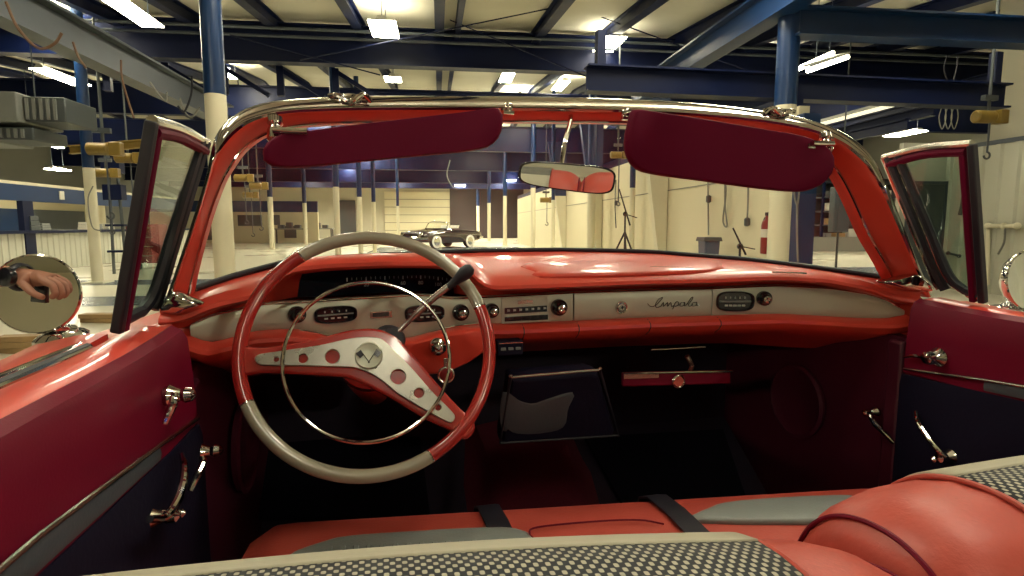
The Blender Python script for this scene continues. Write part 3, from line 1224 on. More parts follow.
def door(sd):
    mb = MB()
    prof = [(0.69, 0.28), (0.69, 0.80), (0.694, 0.90), (0.697, 0.945), (0.703, 0.957), (0.716, 0.964), (0.745, 0.968), (0.768, 0.968), (0.775, 0.962), (0.776, 0.93),
            (0.80, 0.93), (0.802, 0.958), (0.84, 0.958), (0.90, 0.945), (0.95, 0.91), (0.975, 0.83), (0.985, 0.65), (0.975, 0.40), (0.94, 0.28)]
    rings = []
    for i in range(24):
        y = lerp(YR, YFr, i / 23)
        up = 0.012 * max(0, (y - 0.75) / 0.26) ** 2
        rings.append([V((sd * x, y, z + (up if z > 0.9 else 0))) for x, z in prof])
    mb.loft(rings)
    d = build('door', mb, 'redtrim' if False else 'red', car, label='red door with black lower panel and chrome handles', sharp=45)
    X0 = sd * 0.688
    # vinyl skin of the upper panel, its shade put into the crimson
    mb = MB()
    skin = [(0.690, 0.815), (0.686, 0.82), (0.689, 0.90), (0.6935, 0.946), (0.7005, 0.9595), (0.7145, 0.967), (0.722, 0.9635)]
    rr = []
    for i in range(24):
        y = lerp(YR, YFr + 0.001, i / 23)
        up = 0.012 * max(0, (y - 0.75) / 0.26) ** 2
        rr.append([V((sd * x, y, z + (up if z > 0.9 else 0))) for x, z in skin])
    mb.loft(rr)
    build('upper_panel', mb, 'redtrim', d)
    # stripe rising slightly to the front
    mb = MB()
    za, zb_ = 0.868, 0.80
    st = [(-0.6, 0.885, 0.845), (0.2, 0.882, 0.85), (0.53, 0.870, 0.842), (0.80, 0.844, 0.826)]
    mb.loft([[V((sd * 0.690, y, t)), V((sd * 0.683, y, t)), V((sd * 0.681, y, (t + b) / 2)), V((sd * 0.683, y, b)), V((sd * 0.690, y, b))] for y, t, b in st])
    build('trim_stripe', mb, 'slate', d, label='grey vinyl stripe')
    mb = MB()
    mb.tube([V((sd * 0.682, y, t + 0.002)) for y, t, b in st] + [V((sd * 0.684, 0.965, 0.826))], 0.003, 8)
    build('stripe_moulding', mb, 'chromedull', d)
    mb = MB()
    lp = [(-0.7, 0.845), (0.2, 0.842), (0.53, 0.836), (0.80, 0.822), (0.970, 0.814)]
    mb.loft([[V((sd * 0.690, y, t)), V((sd * 0.684, y, t)), V((sd * 0.680, y, t - 0.02)), V((sd * 0.680, y, 0.40)), V((sd * 0.690, y, 0.34))] for y, t in lp])
    build('lower_panel', mb, 'blackvinyl', d, label='black lower panel')
    # belt mouldings outside the glass slot
    mb = MB()
    mb.tube([V((sd * 0.783, y, 0.962)) for y in [lerp(YR, 0.87, i / 6) for i in range(7)]], 0.0055, 8)
    build('belt_moulding', mb, 'chrome', d)
    mb = MB()
    mb.tube([V((sd * 0.800, y, 0.958)) for y in [lerp(YR, 0.9, i / 6) for i in range(7)]], 0.008, 8)
    build('weatherstrip', mb, 'black', d)
    mb = MB()
    mb.tube([V((sd * 0.818, y, 0.961)) for y in [lerp(YR, 0.95, i / 6) for i in range(7)]], 0.005, 8, flat=0.6)
    build('outer_moulding', mb, 'chrome', d)
    return d


dl, dr = door(-1), door(1)


def on_door(px, py, sd, h):
    return P(px, py, X=sd * (0.688 - h))


def pull_handle(d, sd, pts, base, name='pull_handle', r=0.0055):
    mb = MB()
    path = smooth_path([on_door(a, b, sd, h) for a, b, h in pts], 6)
    n = len(path)
    mb.tube(path, [r * (0.55 + 0.45 * math.sin(math.pi * min(1, 0.15 + 0.8 * i / n))) for i in range(n)], 10)
    h = build(name, mb, 'chrome', d)
    for a, b, s in base:
        p = on_door(a, b, sd, 0)
        mb = MB()
        mb.lathe([(s * 1.0, 0.0), (s * 1.15, 0.006), (s * 0.8, 0.014), (s * 0.6, 0.020), (s * 0.85, 0.026), (s * 0.7, 0.034), (s * 0.2, 0.038), (0, 0.038)], p, (-sd, 0, 0), 18)
        build('handle_boss', mb, 'chrome', d)
    return h


# driver's door: window crank, long pull, small vent crank
pull_handle(dl, -1, [(174, 394, 0.030), (173, 403, 0.032), (169, 413, 0.026), (165, 424, 0.022)], [(165, 396, 0.013)], 'door_release')
pull_handle(dl, -1, [(150, 519, 0.030), (165, 517, 0.034), (177, 501, 0.038), (183, 482, 0.038), (184, 466, 0.030), (182, 455, 0.014)], [(146, 519, 0.011), (153, 516, 0.008)])
pull_handle(dl, -1, [(202, 456, 0.028), (203, 463, 0.030), (197, 476, 0.026), (190, 491, 0.020)], [(197, 452, 0.012)], 'window_crank')
# passenger's door
pull_handle(dr, 1, [(905, 357, 0.010), (914, 356, 0.012), (926, 358, 0.014)], [(940, 357, 0.017)], 'door_release', 0.004)
pull_handle(dr, 1, [(870, 415, 0.026), (873, 422, 0.028), (884, 433, 0.024), (894, 443, 0.018)], [(877, 412, 0.011)], 'window_crank')
pull_handle(dr, 1, [(916, 412, 0.012), (918, 422, 0.026), (927, 437, 0.034), (938, 450, 0.034), (947, 457, 0.028)], [(953, 456, 0.014), (947, 458, 0.009)])


# vent windows
def vent(d, sd, rear, topc, front, w_rear, w_front):
    def on(px, py):
        r = ray(px, py)
        x = sd * 0.76
        for _ in range(25):
            q = CAM + r * ((x - CAM.x) / r.x)
            x = sd * lerp(0.76, 0.695, max(0, min(1.1, (q.z - 0.975) / 0.29)))
        return q
    a, b = on(*rear[0]), on(*rear[1])      # foot, top of rear post
    c, e = on(*front[0]), on(*front[1])    # foot, top of front post

    def post(p0, p1, w, name, m, t=0.016):
        mb = MB()
        mb.beam(p0, p1, w, t)
        return build(name, mb, m, d, bevel=0.003)
    post(a, b, 0.013, 'vent_rear_post', 'black', 0.015)
    inn = V((0, 0.010, 0))
    post(a + V((0, 0.018, 0)), b + V((0, 0.016, -0.01)), 0.012, 'vent_rear_channel', 'visor', 0.014)
    tp = on(*topc)
    mb = MB()
    mb.tube(smooth_path([b, tp, e], 8), 0.008, 10)
    build('vent_top_rail', mb, 'chromedull', d)
    mb = MB()
    mb.tube(smooth_path([b + V((0, 0.01, -0.014)), tp + V((0, 0, -0.014)), e + V((0, -0.012, -0.016))], 8), 0.008, 8)
    build('vent_top_channel', mb, 'visor', d)
    # front: black rubber between two bright lines
    dirn = (c - e)
    back = V((0, -1, 0))
    for off, r, m, nm in ((0.002, 0.006, 'chrome', 'vent_front_bead'), (-0.012, 0.010, 'black', 'vent_front_seal'), (-0.025, 0.0045, 'chrome', 'vent_frame_bead'), (-0.036, 0.009, 'black', 'vent_inner_seal')):
        mb = MB()
        o = V((0, off, 0))
        foot_ = c + o + V((0, 0, 0.006))
        ln = [e + o, e.lerp(c, 0.5) + o, e.lerp(c, 0.86) + o]
        if off < -0.02:
            ln += [c + V((0, off - 0.012, 0.012)), c.lerp(a, 0.35) + V((0, off + 0.01, 0.012)), a + V((0, 0.016, 0.014))]
        else:
            ln += [foot_]
        mb.tube(smooth_path(ln, 8), r, 8)
        build(nm, mb, m, d)
    mb = MB()
    g0, g1, g2, g3 = a + V((0, .015, .01)), b + V((0, .015, -.01)), e + V((0, -.03, -.012)), c + V((0, -.04, .01))
    n = (g1 - g0).cross(g3 - g0).normalized() * 0.002
    mb.prism([g0, g1, g2, g3], n)
    build('vent_glass', mb, 'ventglass', d, label='greenish quarter light glass')
    mb = MB()
    mb.ball(a + V((0, 0.02, 0.012)), 0.010, 10, (0.8, 1.6, 0.8))
    build('vent_catch', mb, 'chrome', d)


vent(dl, -1, [(117, 333), (152, 121)], (180, 129), [(156, 312), (207, 143)], 0.02, 0.02)
vent(dr, 1, [(983, 303), (972, 144)], (925, 148), [(940, 292), (884, 158)], 0.02, 0.02)

# ------------------------------------------------------------------ door mirrors
def door_mirror(d, sd, px, py, X, rpx, nrm, tilt=(0, 0)):
    c = P(px, py, X=X)
    r = rpx / FPX * (c - CAM).dot(F)
    nrm = V(nrm).normalized()
    mb = MB()
    mb.lathe([(r * 0.25, -0.045), (r * 0.6, -0.036), (r * 0.88, -0.018), (r * 1.0, 0.0), (r * 1.0, 0.004), (r * 0.965, 0.006), (r * 0.95, 0.003), (0, 0.003)], c, nrm, 40)
    h = build('door_mirror', mb, 'chrome', d, label='round chrome door mirror')
    mb = MB()
    mb.lathe([(r * 0.955, 0.0035), (r * 0.955, 0.0045), (0, 0.0046)], c, nrm, 40)
    build('door_mirror_glass', mb, 'mirror', d)
    mb = MB()
    base = V((X + sd * -0.02, c.y + 0.02, 0.95))
    mb.tube(smooth_path([c - nrm * 0.03, c - nrm * 0.03 + V((-sd * 0.0, 0.0, -r * 0.9)), base.lerp(c, 0.2) , base], 6), [0.012] * 8 + [0.016] * 8 + [0.024] * 3, 12)
    build('mirror_stem', mb, 'chrome', d)
    mb = MB()
    mb.ball(base + V((0, 0, -0.005)), 0.045, 14, (0.7, 1.4, 0.35))
    build('mirror_foot', mb, 'chrome', d)
    return c


MC = P(37, 294, X=-0.93)
HANDC = V((-1.22, 0.50, 1.075))     # where the bystander's hand is, so the driver's mirror faces between it and the rear seat
nl = ((CAM - MC).normalized() + (HANDC - MC).normalized()).normalized()
door_mirror(dl, -1, 37, 294, -0.93, 40, nl)
door_mirror(dr, 1, 1032, 281, 0.93, 32, (-0.10, -0.98, 0.12))

# ------------------------------------------------------------------ seats
SEC = [(-0.085, -0.45), (-0.095, -0.30), (-0.098, -0.16), (-0.096, -0.09), (-0.088, -0.045), (-0.070, -0.018), (-0.045, -0.005), (-0.015, 0.0), (0.020, -0.004), (0.055, -0.018),
       (0.085, -0.045), (0.105, -0.085), (0.115, -0.14), (0.125, -0.24), (0.14, -0.38), (0.14, -0.45)]


def seat_back(sd, x_in, x_out, yr, zr, bol, lab):
    """one half of the split bench back; x_in is the inner end by the gap"""
    sgn = 1 if x_in > x_out else -1
    L = abs(x_in - x_out)

    def end_scale(s, R_=0.07):       # s metres from an end
        if s >= R_:
            return 1.0
        return math.sqrt(max(0.0, 1 - ((R_ - s) / R_) ** 2)) * 0.45 + 0.55

    def ring(s, lift=0.0, k0=0, k1=None):
        X = x_out + sgn * s
        e = min(end_scale(s, 0.025), end_scale(L - s))
        out = []
        for y, z in SEC:
            cy, cz = 0.02, -0.20
            yy = cy + (y - cy) * e
            zz = cz + (z - cz) * (1 - (1 - e) * 0.55) if z > cz else z
            crown = 0.012 * math.cos((s / L - 0.5) * math.pi) - 0.006
            n = V((0, y - cy, max(0, z + 0.08))).normalized() if z > -0.1 else V((0, 1 if y > cy else -1, 0))
            skew = -0.12 * (X - x_in) if sd < 0 else 0.0
            out.append(V((X, yr + yy + skew, zr + zz + crown)) + n * lift)
        return out
    body = MB()
    ss = [0.0, 0.002, 0.008, 0.018, 0.03, 0.045, 0.06, 0.08, 0.11] + [lerp(0.14, L - 0.14, i / 16) for i in range(17)] + [L - x for x in (0.11, 0.08, 0.06, 0.045, 0.03, 0.018, 0.008, 0.002, 0.0)]
    body.loft([ring(s) for s in ss])
    o = build('seat_back', body, 'leather', car, sharp=60, label=lab)
    # woven cover and silver strip lie on the middle
    ms = [lerp(0.012, L - bol, i / 24) for i in range(25)]

    def sheet(i0, i1, lift, m, name, uv=False):
        mb = MB()
        rr, uvs = [], []
        for s in ms:
            r0 = ring(s, lift)
            r1 = ring(s, -0.004)
            seg = r0[i0:i1 + 1]
            # refine
            seg = resample(smooth_path(seg, 4), 24)
            arc = 0
            for j, p in enumerate(seg):
                if j:
                    arc += (p - seg[j - 1]).length
                uvs.append((s, arc))
            rr.append(seg)
        mb.loft(rr, closed=False, caps=False, uvs=uvs)
        ob = build(name, mb, m, o, sharp=80)
        md = ob.modifiers.new('thick', 'SOLIDIFY')
        md.thickness = 0.003
        md.offset = 0
        return ob
    sheet(0, 8, 0.003, 'woven', 'woven_cover')
    sheet(8, 10, 0.0045, 'silver', 'silver_strip')
    sheet(10, 14, 0.003, 'woven', 'woven_front')
    # welt between cloth and bolster
    mb = MB()
    mb.tube(smooth_path(ring(L - bol + 0.003, 0.002), 4), 0.0026, 8)
    build('welt', mb, 'leather', o)
    # seam round the inner end
    mb = MB()
    mb.tube(smooth_path(ring(L - 0.014, 0.0015)[1:-1], 4), 0.0022, 6)
    build('end_seam', mb, 'redtrim', o)
    return o


seat_back(-1, -0.008, -0.675, 0.328, 0.887, 0.112, 'front seat back of the driver side in woven cloth and red leather')
seat_back(1, -0.018, 0.675, 0.365, 0.906, 0.118, 'front seat back of the passenger side in woven cloth and red leather')

# cushion
mb = MB()
prof = [(0.40, 0.40), (0.40, 0.595), (0.46, 0.615), (0.60, 0.622), (0.75, 0.622), (0.88, 0.618), (0.95, 0.608), (0.99, 0.59), (1.005, 0.56), (1.00, 0.50), (0.97, 0.40)]
rings = []
for i in range(41):
    X = lerp(-0.655, 0.655, i / 40)
    s = 0.655 - abs(X)
    e = 1 if s > 0.08 else math.sqrt(max(0, 1 - ((0.08 - s) / 0.08) ** 2)) * 0.35 + 0.65
    dip = -0.012 * math.exp(-((X / 0.03) ** 2)) * 0
    rings.append([V((X, lerp(0.5, y - 0.11 * X, e) if y > 0.5 else y, lerp(0.45, z, e) + dip)) for y, z in prof])
mb.loft(rings)
cush = build('seat_cushion', mb, 'leather', car, label='red leather bench cushion with silver inserts')
for pts in ([(296, 562), (318, 545), (345, 539), (400, 535), (470, 531), (520, 531), (536, 543), (536, 562)], [(698, 522), (708, 510), (725, 505), (770, 501), (830, 498), (860, 500), (860, 522)]):
    q = [P(a, b, Z=0.622) for a, b in pts]
    rr = resample(smooth_path(q, 3, True), 40)
    mb = MB()
    mb.pillow(rr, sum(rr, V()) / len(rr), (0, 0, 0.008), 0.12, 4)
    build('silver_insert', mb, 'greyvinyl', cush, label='silver grey vinyl insert')
mb = MB()
for k in range(14):
    a = P(lerp(330, 500, k / 13), lerp(549, 541, k / 13), Z=0.628)
    b_ = a + V((0.0, -0.09, 0.0))
    mb.tube([a, a.lerp(b_, 0.5) + V((0, 0, 0.003)), b_], 0.006, 6)
build('insert_pleat', mb, 'greyvinyl', cush)
mb = MB()
mb.tube(smooth_path([P(x, y, Z=0.6255) for x, y in ((536, 540), (530, 534), (538, 527), (600, 521), (640, 520), (664, 524))], 5), 0.0016, 6)
build('cushion_seam', mb, 'redtrim', cush)
for k, (xa_, xb_) in enumerate(((481, 510), (650, 680))):
    A = P(xa_ + (2 if k == 0 else 6), 519 if k == 0 else 501, Z=0.622)
    Bq = P(xb_ - 4, 517 if k == 0 else 499, Z=0.622)
    w = (Bq.x - A.x)
    dx = 0.0 if k == 0 else -0.016
    rr = []
    sk = -0.11 * A.x
    for y, z in ((1.004, 0.50), (1.009, 0.56), (0.995, 0.594), (0.955, 0.613), (0.88, 0.6235), (0.75, 0.628), (0.60, 0.628), (0.48, 0.622)):
        x0 = A.x + dx * (1.0 - y) / 0.3
        y += sk
        rr.append([V((x0, y + .001, z)), V((x0 + w, y + .001, z)), V((x0 + w, y + .004, z + 0.003)), V((x0, y + .004, z + 0.003))])
    mb = MB()
    mb.loft(rr)
    build('seat_belt', mb, 'black', car, label='black seat belt webbing across the cushion')

# ------------------------------------------------------------------ tub, body and rear seat
mb = MB()
mb.box((0, 0.45, 0.27), (1.40, 2.5, 0.03))
floor_pan = build('floor_pan', mb, 'carpet', car)
mb = MB()
rr = []
for y, z, w in ((0.2, 0.36, 0.16), (1.1, 0.38, 0.17), (1.35, 0.44, 0.2), (1.62, 0.56, 0.26)):
    rr.append([V((x * w, y, 0.28 + (z - 0.28) * h)) for x, h in ((-1, 0), (-0.8, 0.6), (-0.5, 0.92), (0, 1), (0.5, 0.92), (0.8, 0.6), (1, 0))])
mb.loft(rr)
build('transmission_tunnel', mb, 'carpet', floor_pan)
mb = MB()
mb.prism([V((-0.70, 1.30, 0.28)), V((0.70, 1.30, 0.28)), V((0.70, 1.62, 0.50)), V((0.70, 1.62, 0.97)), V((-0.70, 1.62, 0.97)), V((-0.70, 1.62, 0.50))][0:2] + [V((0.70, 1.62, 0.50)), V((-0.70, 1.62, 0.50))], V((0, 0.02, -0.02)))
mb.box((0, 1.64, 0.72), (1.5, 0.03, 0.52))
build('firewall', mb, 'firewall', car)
for pts in ([(585, 440), (722, 432), (746, 505), (625, 512)], [(250, 440), (420, 440), (430, 520), (230, 520)]):
    mb = MB()
    q = []
    for a, b_ in pts:
        r = ray(a, b_)
        p = P(a, b_, Z=0.292)
        if p.y > 1.30:   # on the sloping toe board
            n = V((0, -0.567, 0.824))
            t = (V((0, 1.30, 0.292)) - CAM).dot(n) / r.dot(n)
            p = CAM + r * t
        q.append(p)
    mb.prism(q, V((0, -0.006, 0.012)))
    build('floor_mat', mb, 'mat', floor_pan, label='black rubber floor mat')
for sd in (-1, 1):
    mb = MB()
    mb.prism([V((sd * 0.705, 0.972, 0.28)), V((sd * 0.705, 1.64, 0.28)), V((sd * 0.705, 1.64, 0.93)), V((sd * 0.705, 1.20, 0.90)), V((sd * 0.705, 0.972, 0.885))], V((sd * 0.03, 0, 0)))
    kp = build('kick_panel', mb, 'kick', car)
    mb = MB()
    mb.box((sd * 0.705, 1.0, 0.57), (0.026, 0.04, 0.62))
    build('door_pillar', mb, 'kick', kp, bevel=0.008)
    mb = MB()
    c = V((sd * 0.695, 1.28, 0.66))
    mb.lathe([(0.095, 0), (0.10, 0.012), (0.092, 0.016), (0.085, 0.012), (0, 0.012)], c, (-sd, 0, 0), 30)
    build('speaker_ring', mb, 'kick', kp)
# hood, wings, tail
mb = MB()
rr = []
for y, zc, ze, hw in ((1.67, 0.99, 0.915, 0.93), (2.2, 0.95, 0.89, 0.98), (3.0, 0.88, 0.83, 0.98), (3.35, 0.80, 0.76, 0.95)):
    rr.append([V((hw * x, y, lerp(zc, ze, abs(x) ** 2.2))) for x in (-1, -0.85, -0.6, -0.3, 0, 0.3, 0.6, 0.85, 1)] + [V((hw, y, 0.35)), V((-hw, y, 0.35))])
mb.loft(rr)
build('hood', mb, 'red', car)
mb = MB()
mb.loft([[V((X, Yc(X) - 0.004, tz(gasket, X) - 0.004)), V((X, 1.70, 0.985 - 0.07 * abs(X / 0.74) ** 2.2)), V((X, 1.70, 0.90)), V((X, Yc(X), tz(gasket, X) - 0.03))] for X in [lerp(-0.735, 0.735, i / 30) for i in range(31)]])
build('cowl', mb, 'red', car)
for sd in (-1, 1):
    mb = MB()
    mb.prism([V((sd * 0.745, 0.972, 0.972)), V((sd * 0.75, 1.55, 0.955)), V((sd * 0.95, 1.66, 0.91)), V((sd * 0.95, 0.972, 0.925))], V((0, 0, -0.55)))
    build('front_wing', mb, 'red', car, bevel=0.02)
mb = MB()
rr = []
for y, zt in ((-0.78, 0.97), (-1.2, 0.985), (-2.0, 0.96), (-2.9, 0.90)):
    rr.append([V((0.98 * x, y, lerp(zt, zt - 0.05, abs(x) ** 2))) for x in (-1, -0.7, -0.35, 0, 0.35, 0.7, 1)] + [V((0.95, y, 0.35)), V((-0.95, y, 0.35))])
mb.loft(rr)
build('rear_deck', mb, 'red', car)
mb = MB()
rr = []
for i in range(21):
    X = lerp(-0.68, 0.68, i / 20)
    rr.append([V((X, y, z)) for y, z in ((-0.74, 0.45), (-0.74, 0.86), (-0.70, 0.93), (-0.64, 0.95), (-0.57, 0.92), (-0.53, 0.84), (-0.42, 0.52), (-0.42, 0.45))])
mb.loft(rr)
rs = build('rear_seat', mb, 'leather', car)
mb = MB()
mb.box((0, -0.28, 0.46), (1.3, 0.5, 0.14))
build('rear_cushion', mb, 'leather', rs, bevel=0.03)
mb = MB()
mb.loft([[V((X, y - 0.004, z)) for y, z in ((-0.53, 0.845), (-0.42, 0.53))] + [V((X, y + 0.006, z)) for y, z in ((-0.42, 0.53), (-0.53, 0.845))] for X in (-0.6, -0.2, 0.2, 0.6)])
build('rear_back_insert', mb, 'silver', rs)
mb = MB()
mb.box((0, -0.28, 0.534), (1.16, 0.36, 0.012))
build('rear_cushion_insert', mb, 'silver', rs, bevel=0.004)
# underbody skirts and wheels carry the car
for sx in (-0.78, 0.78):
    for sy in (2.35, -1.55):
        mb = MB()
        mb.lathe([(0.20, -0.09), (0.33, -0.10), (0.355, -0.06), (0.355, 0.06), (0.33, 0.10), (0.20, 0.09)], (sx, sy, 0.355), (1, 0, 0), 32)
        w_ = build('road_wheel', mb, 'tyre', car)
        mb = MB()
        mb.lathe([(0.20, -0.085), (0.20, 0.085), (0.15, 0.10), (0, 0.10)], (sx, sy, 0.355), (math.copysign(1, sx), 0, 0), 28)
        build('wheel_cover', mb, 'chrome', w_)
M['floorblue'] = mat('blue grey floor paint', (0.12, 0.15, 0.18), 0.25, noise=0.2, nscale=0.8, rnoise=0.08)
M['wallcreamdull'] = mat('dull cream upper wall', (0.36, 0.34, 0.26), 0.7, noise=0.12, nscale=0.6)
M['wallend'] = mat('pale end wall', (0.50, 0.47, 0.36), 0.7, noise=0.1, nscale=0.5)
M['bluegrey'] = mat('blue grey cabinet paint', (0.07, 0.09, 0.11), 0.45, noise=0.1, nscale=3)

# ================================================================== THE HALL
def zroof(v):
    return 3.96 + 0.105 * v if v < 22 else 6.27 - 0.05 * (v - 22)


mb = MB()
mb.bb(-22, 24, -12, 60, -0.1, 0.0)
struct('floor', mb, 'floor')
mb = MB()
cl = []
for v in (-12, 22, 60):
    cl.append([B(-22, v, zroof(v)), B(24, v, zroof(v)), B(24, v, zroof(v) + 0.1), B(-22, v, zroof(v) + 0.1)])
mb.loft(cl)
struct('ceiling', mb, 'roof')
# painted grey-blue bands on the floor
for i, (u0, u1, v0, v1) in enumerate(((-13, -4.2, 8.6, 9.7), (-13, -4.6, 11.6, 12.6), (-3, 4.0, 24.0, 29.5), (5.6, 16, 11.0, 14))):
    mb = MB()
    mb.bb(u0, u1, v0, v1, 0.0, 0.004)
    s = struct('floor_marking', mb, 'floorblue')

# roof beams: dark purlins running up the slope
U_beams = [-17.0, -15.4, -13.8, -12.2, -10.7, -9.2, -7.7, -6.2, -4.7, -3.2, -1.55, 0.05, 0.42, 2.1, 3.55, 5.2, 6.8, 8.4, 10.0, 11.6]
for u in U_beams:
    mb = MB()
    w = 0.09 if abs(u - 0.42) > 0.01 else 0.05
    h = 0.22
    rr = []
    for v in (-8, 22, 49):
        z = zroof(v) - 0.02
        rr.append([B(u - w, v, z), B(u + w, v, z), B(u + w, v, z - 0.02), B(u + 0.02, v, z - 0.03), B(u + 0.02, v, z - h), B(u + w, v, z - h), B(u + w, v, z - h - 0.02), B(u - w, v, z - h - 0.02), B(u - w, v, z - h), B(u - 0.02, v, z - h), B(u - 0.02, v, z - 0.03), B(u - w, v, z - 0.02)])
    mb.loft(rr)
    struct('roof_beam', mb, 'navy')
for px, py in ((992, 78), (962, 96), (934, 110), (908, 124)):
    u, _, z = uvz(PV(px, py, 9.6))
    mb = MB()
    mb.ibeam(B(u, 9.6, z), B(u, 24, z), 0.12, 0.20, 0.02)
    struct('side_roof_beam', mb, 'navy')
# cross girders
GZ = []
for v, z0, z1 in ((12.6, 4.42, 5.18), (19.5, 4.55, 5.5), (26, 4.4, 5.5), (33, 4.2, 5.3), (40, 4.0, 5.1), (46, 4.0, 4.9)):
    mb = MB()
    mb.ibeam(B(-20, v, (z0 + z1) / 2), B(22, v, (z0 + z1) / 2), 0.30, z1 - z0, 0.03)
    struct('cross_beam', mb, 'navy')
# runway beams beside the columns
mb = MB()
mb.ibeam(B(-4.2, 1.5, 3.30), B(-4.2, 12.4, 3.30), 0.26, 0.42, 0.03)
struct('runway_beam', mb, 'galv')
mb = MB()
mb.ibeam(B(4.25, 1.5, 3.92), B(4.25, 12.4, 3.92), 0.26, 0.40, 0.03)
struct('runway_beam', mb, 'blue')
zz = PV(830, 24, 6.9).z
mb = MB()
mb.ibeam(B(4.4, 6.9, zz), B(8.95, 6.9, zz), 0.26, 0.34, 0.025)
struct('bracket_beam', mb, 'blue')
a, b_ = PV(586, 79, 8.0), PV(1004, 97, 8.0)
mb = MB()
mb.ibeam(a, b_, 0.26, 0.36, 0.025)
struct('crane_bridge_beam', mb, 'navy')
for px in (600, 985):
    mb = MB()
    q = a.lerp(b_, 0.03 if px == 600 else 0.97)
    mb.box(q + V((0, 0, 0.42)), (0.12, 0.12, 0.45))
    struct('hanger_beam', mb, 'navy')
# lattice girder above the left bay
mb = MB()
y0, y1 = PV(150, 102, 13.0), PV(440, 100, 13.0)
for k in range(5):
    x = lerp(-6.8, -2.2, k / 4)
    mb = MB()
    mb.beam(B(x, 13.2, 3.9), B(x, 13.2, 4.5), 0.14, 0.14)
    struct('lattice_column', mb, 'navy')
    mb = MB()
    mb.beam(B(x, 13.2, 4.45), B(x + 0.9, 13.2, 3.9), 0.09, 0.09)
    struct('lattice_beam', mb, 'navy')
# thin tie rods under the roof
for p0, p1 in (((300, 60), (610, -4)), ((560, 2), (760, 75)), ((450, 20), (590, 78)), ((230, 35), (380, 75))):
    mb = MB()
    q0, q1 = PV(*p0, 11.5), PV(*p1, 10.5)
    mb.rod(q0, q1, 0.012)
    struct('tie_rod_trim', mb, 'navy')
for v in (12.0, 12.25):
    mb = MB()
    mb.tube([B(-12, v, zroof(v) - 0.30 - (v - 12) * .4), B(14, v, zroof(v) - 0.30 - (v - 12) * .4)], 0.03, 8)
    struct('conduit_trim', mb, 'galv')


# columns, blue above and cream below
def column(u, v, r, zc, zt, square=False):
    mb = MB()
    if square:
        mb.bb(u - r, u + r, v - r, v + r, 0.02, zc)
        mb.cur = 1
        mb.bb(u - r, u + r, v - r, v + r, zc, zt)
    else:
        mb.tube([B(u, v, 0.0), B(u, v, zc)], r, 24)
        mb.cur = 1
        mb.tube([B(u, v, zc), B(u, v, zt)], r, 24)
    mb.cur = 0
    mb.bb(u - r * 2, u + r * 2, v - r * 2, v + r * 2, 0, 0.03)
    return struct('column', mb, ['whitepaint', 'blue'])


def ucol(px, py, v):
    return uvz(PV(px, py, v))[0]


vL = 7.2
column(ucol(220, 180, vL), vL, 0.117, PV(214, 95, vL).z, 4.7)
vR = 7.0
column(ucol(783, 150, vR), vR, 0.135, PV(783, 106, vR).z, 4.68)
v = 12.1
column(ucol(92, 210, v), v, 0.10, PV(88, 168, v).z, 5.2)
for px, v, r, yb in ((337, 15.2, 0.075, 187), (360, 19.6, 0.08, 197), (374, 23.8, 0.08, 202), (398, 33, 0.08, 206), (271, 28, 0.12, 197), (305, 35, 0.12, 203), (591, 16.2, 0.12, 190),
                     (533, 25.8, 0.11, 188), (505, 32, 0.11, 196), (489, 40, 0.12, 203), (478, 47, 0.13, 206), (553, 21.5, 0.07, 200)):
    column(ucol(px, 220, v), v, r, PV(px, yb, v).z, zroof(v) - 0.1)
column(4.68, 13.6, 0.07, PV(642, 188, 13.6).z, 4.4)
# tapered wall frames
for v, px in ((12.0, 672), (22.0, 557), (17.0, 606)):
    mb = MB()
    w0, w1 = 0.10, 0.42
    zt = 2.25
    mb.hull8([B(4.88 - w0, v - .1, 0), B(4.88, v - .1, 0), B(4.88, v + .1, 0), B(4.88 - w0, v + .1, 0), B(4.88 - w1, v - .1, zt), B(4.88, v - .1, zt), B(4.88, v + .1, zt), B(4.88 - w1, v + .1, zt)])
    mb.cur = 1
    mb.hull8([B(4.88 - w1, v - .1, zt), B(4.88, v - .1, zt), B(4.88, v + .1, zt), B(4.88 - w1, v + .1, zt), B(4.88 - w1 - .3, v - .1, 4.3), B(4.88, v - .1, 4.3), B(4.88, v + .1, 4.3), B(4.88 - w1 - .3, v + .1, 4.3)])
    struct('tapered_column', mb, ['whitepaint', 'blue'])

# walls
mb = MB()
mb.bb(4.9, 5.05, 7.45, 36, 0, 2.75)
wr = struct('wall_right', mb, 'wallcream')
for z in (1.86,):
    mb = MB()
    mb.bb(4.885, 4.9, 7.45, 36, z, z + 0.02)
    struct('trim_1', mb, 'wallgrey')
mb = MB()
mb.bb(4.86, 5.10, 7.28, 7.46, 0, 2.62)
struct('trim_2', mb, 'blue')
mb = MB()
mb.bb(4.9, 5.05, 7.6, 36, 2.75, 2.95)
struct('trim_3', mb, 'navy')


def ribbed(name, u, v0, v1, z0, z1, sgn, pitch=0.3, depth=0.035):
    """a ribbed sheet wall along the hall; sgn says which way the ribs stand out"""
    mb = MB()
    rings = []
    v = v0
    prof = []
    while v < v1:
        prof += [(v, 0), (v + pitch * 0.55, 0), (v + pitch * 0.65, depth), (v + pitch * 0.9, depth)]
        v += pitch
    mb.loft([[B(u + sgn * d, a, z) for a, d in prof] for z in (z0, z1)], closed=False, caps=False)
    mb.bb(u - sgn * 0.06, u - sgn * 0.01, v0, v1, z0, z1)
    return struct(name, mb, 'ribbed', sharp=10)


ribbed('wall_side', 9.0, -12, 9.2, 0, 2.46, -1)
mb = MB()
mb.bb(9.05, 9.2, -12, 8.6, 2.44, 5.2)
struct('wall_upper', mb, 'wallcreamdull')
mb = MB()
mb.bb(8.96, 9.06, -12, 9.2, 2.43, 2.50)
struct('trim_4', mb, 'galv')
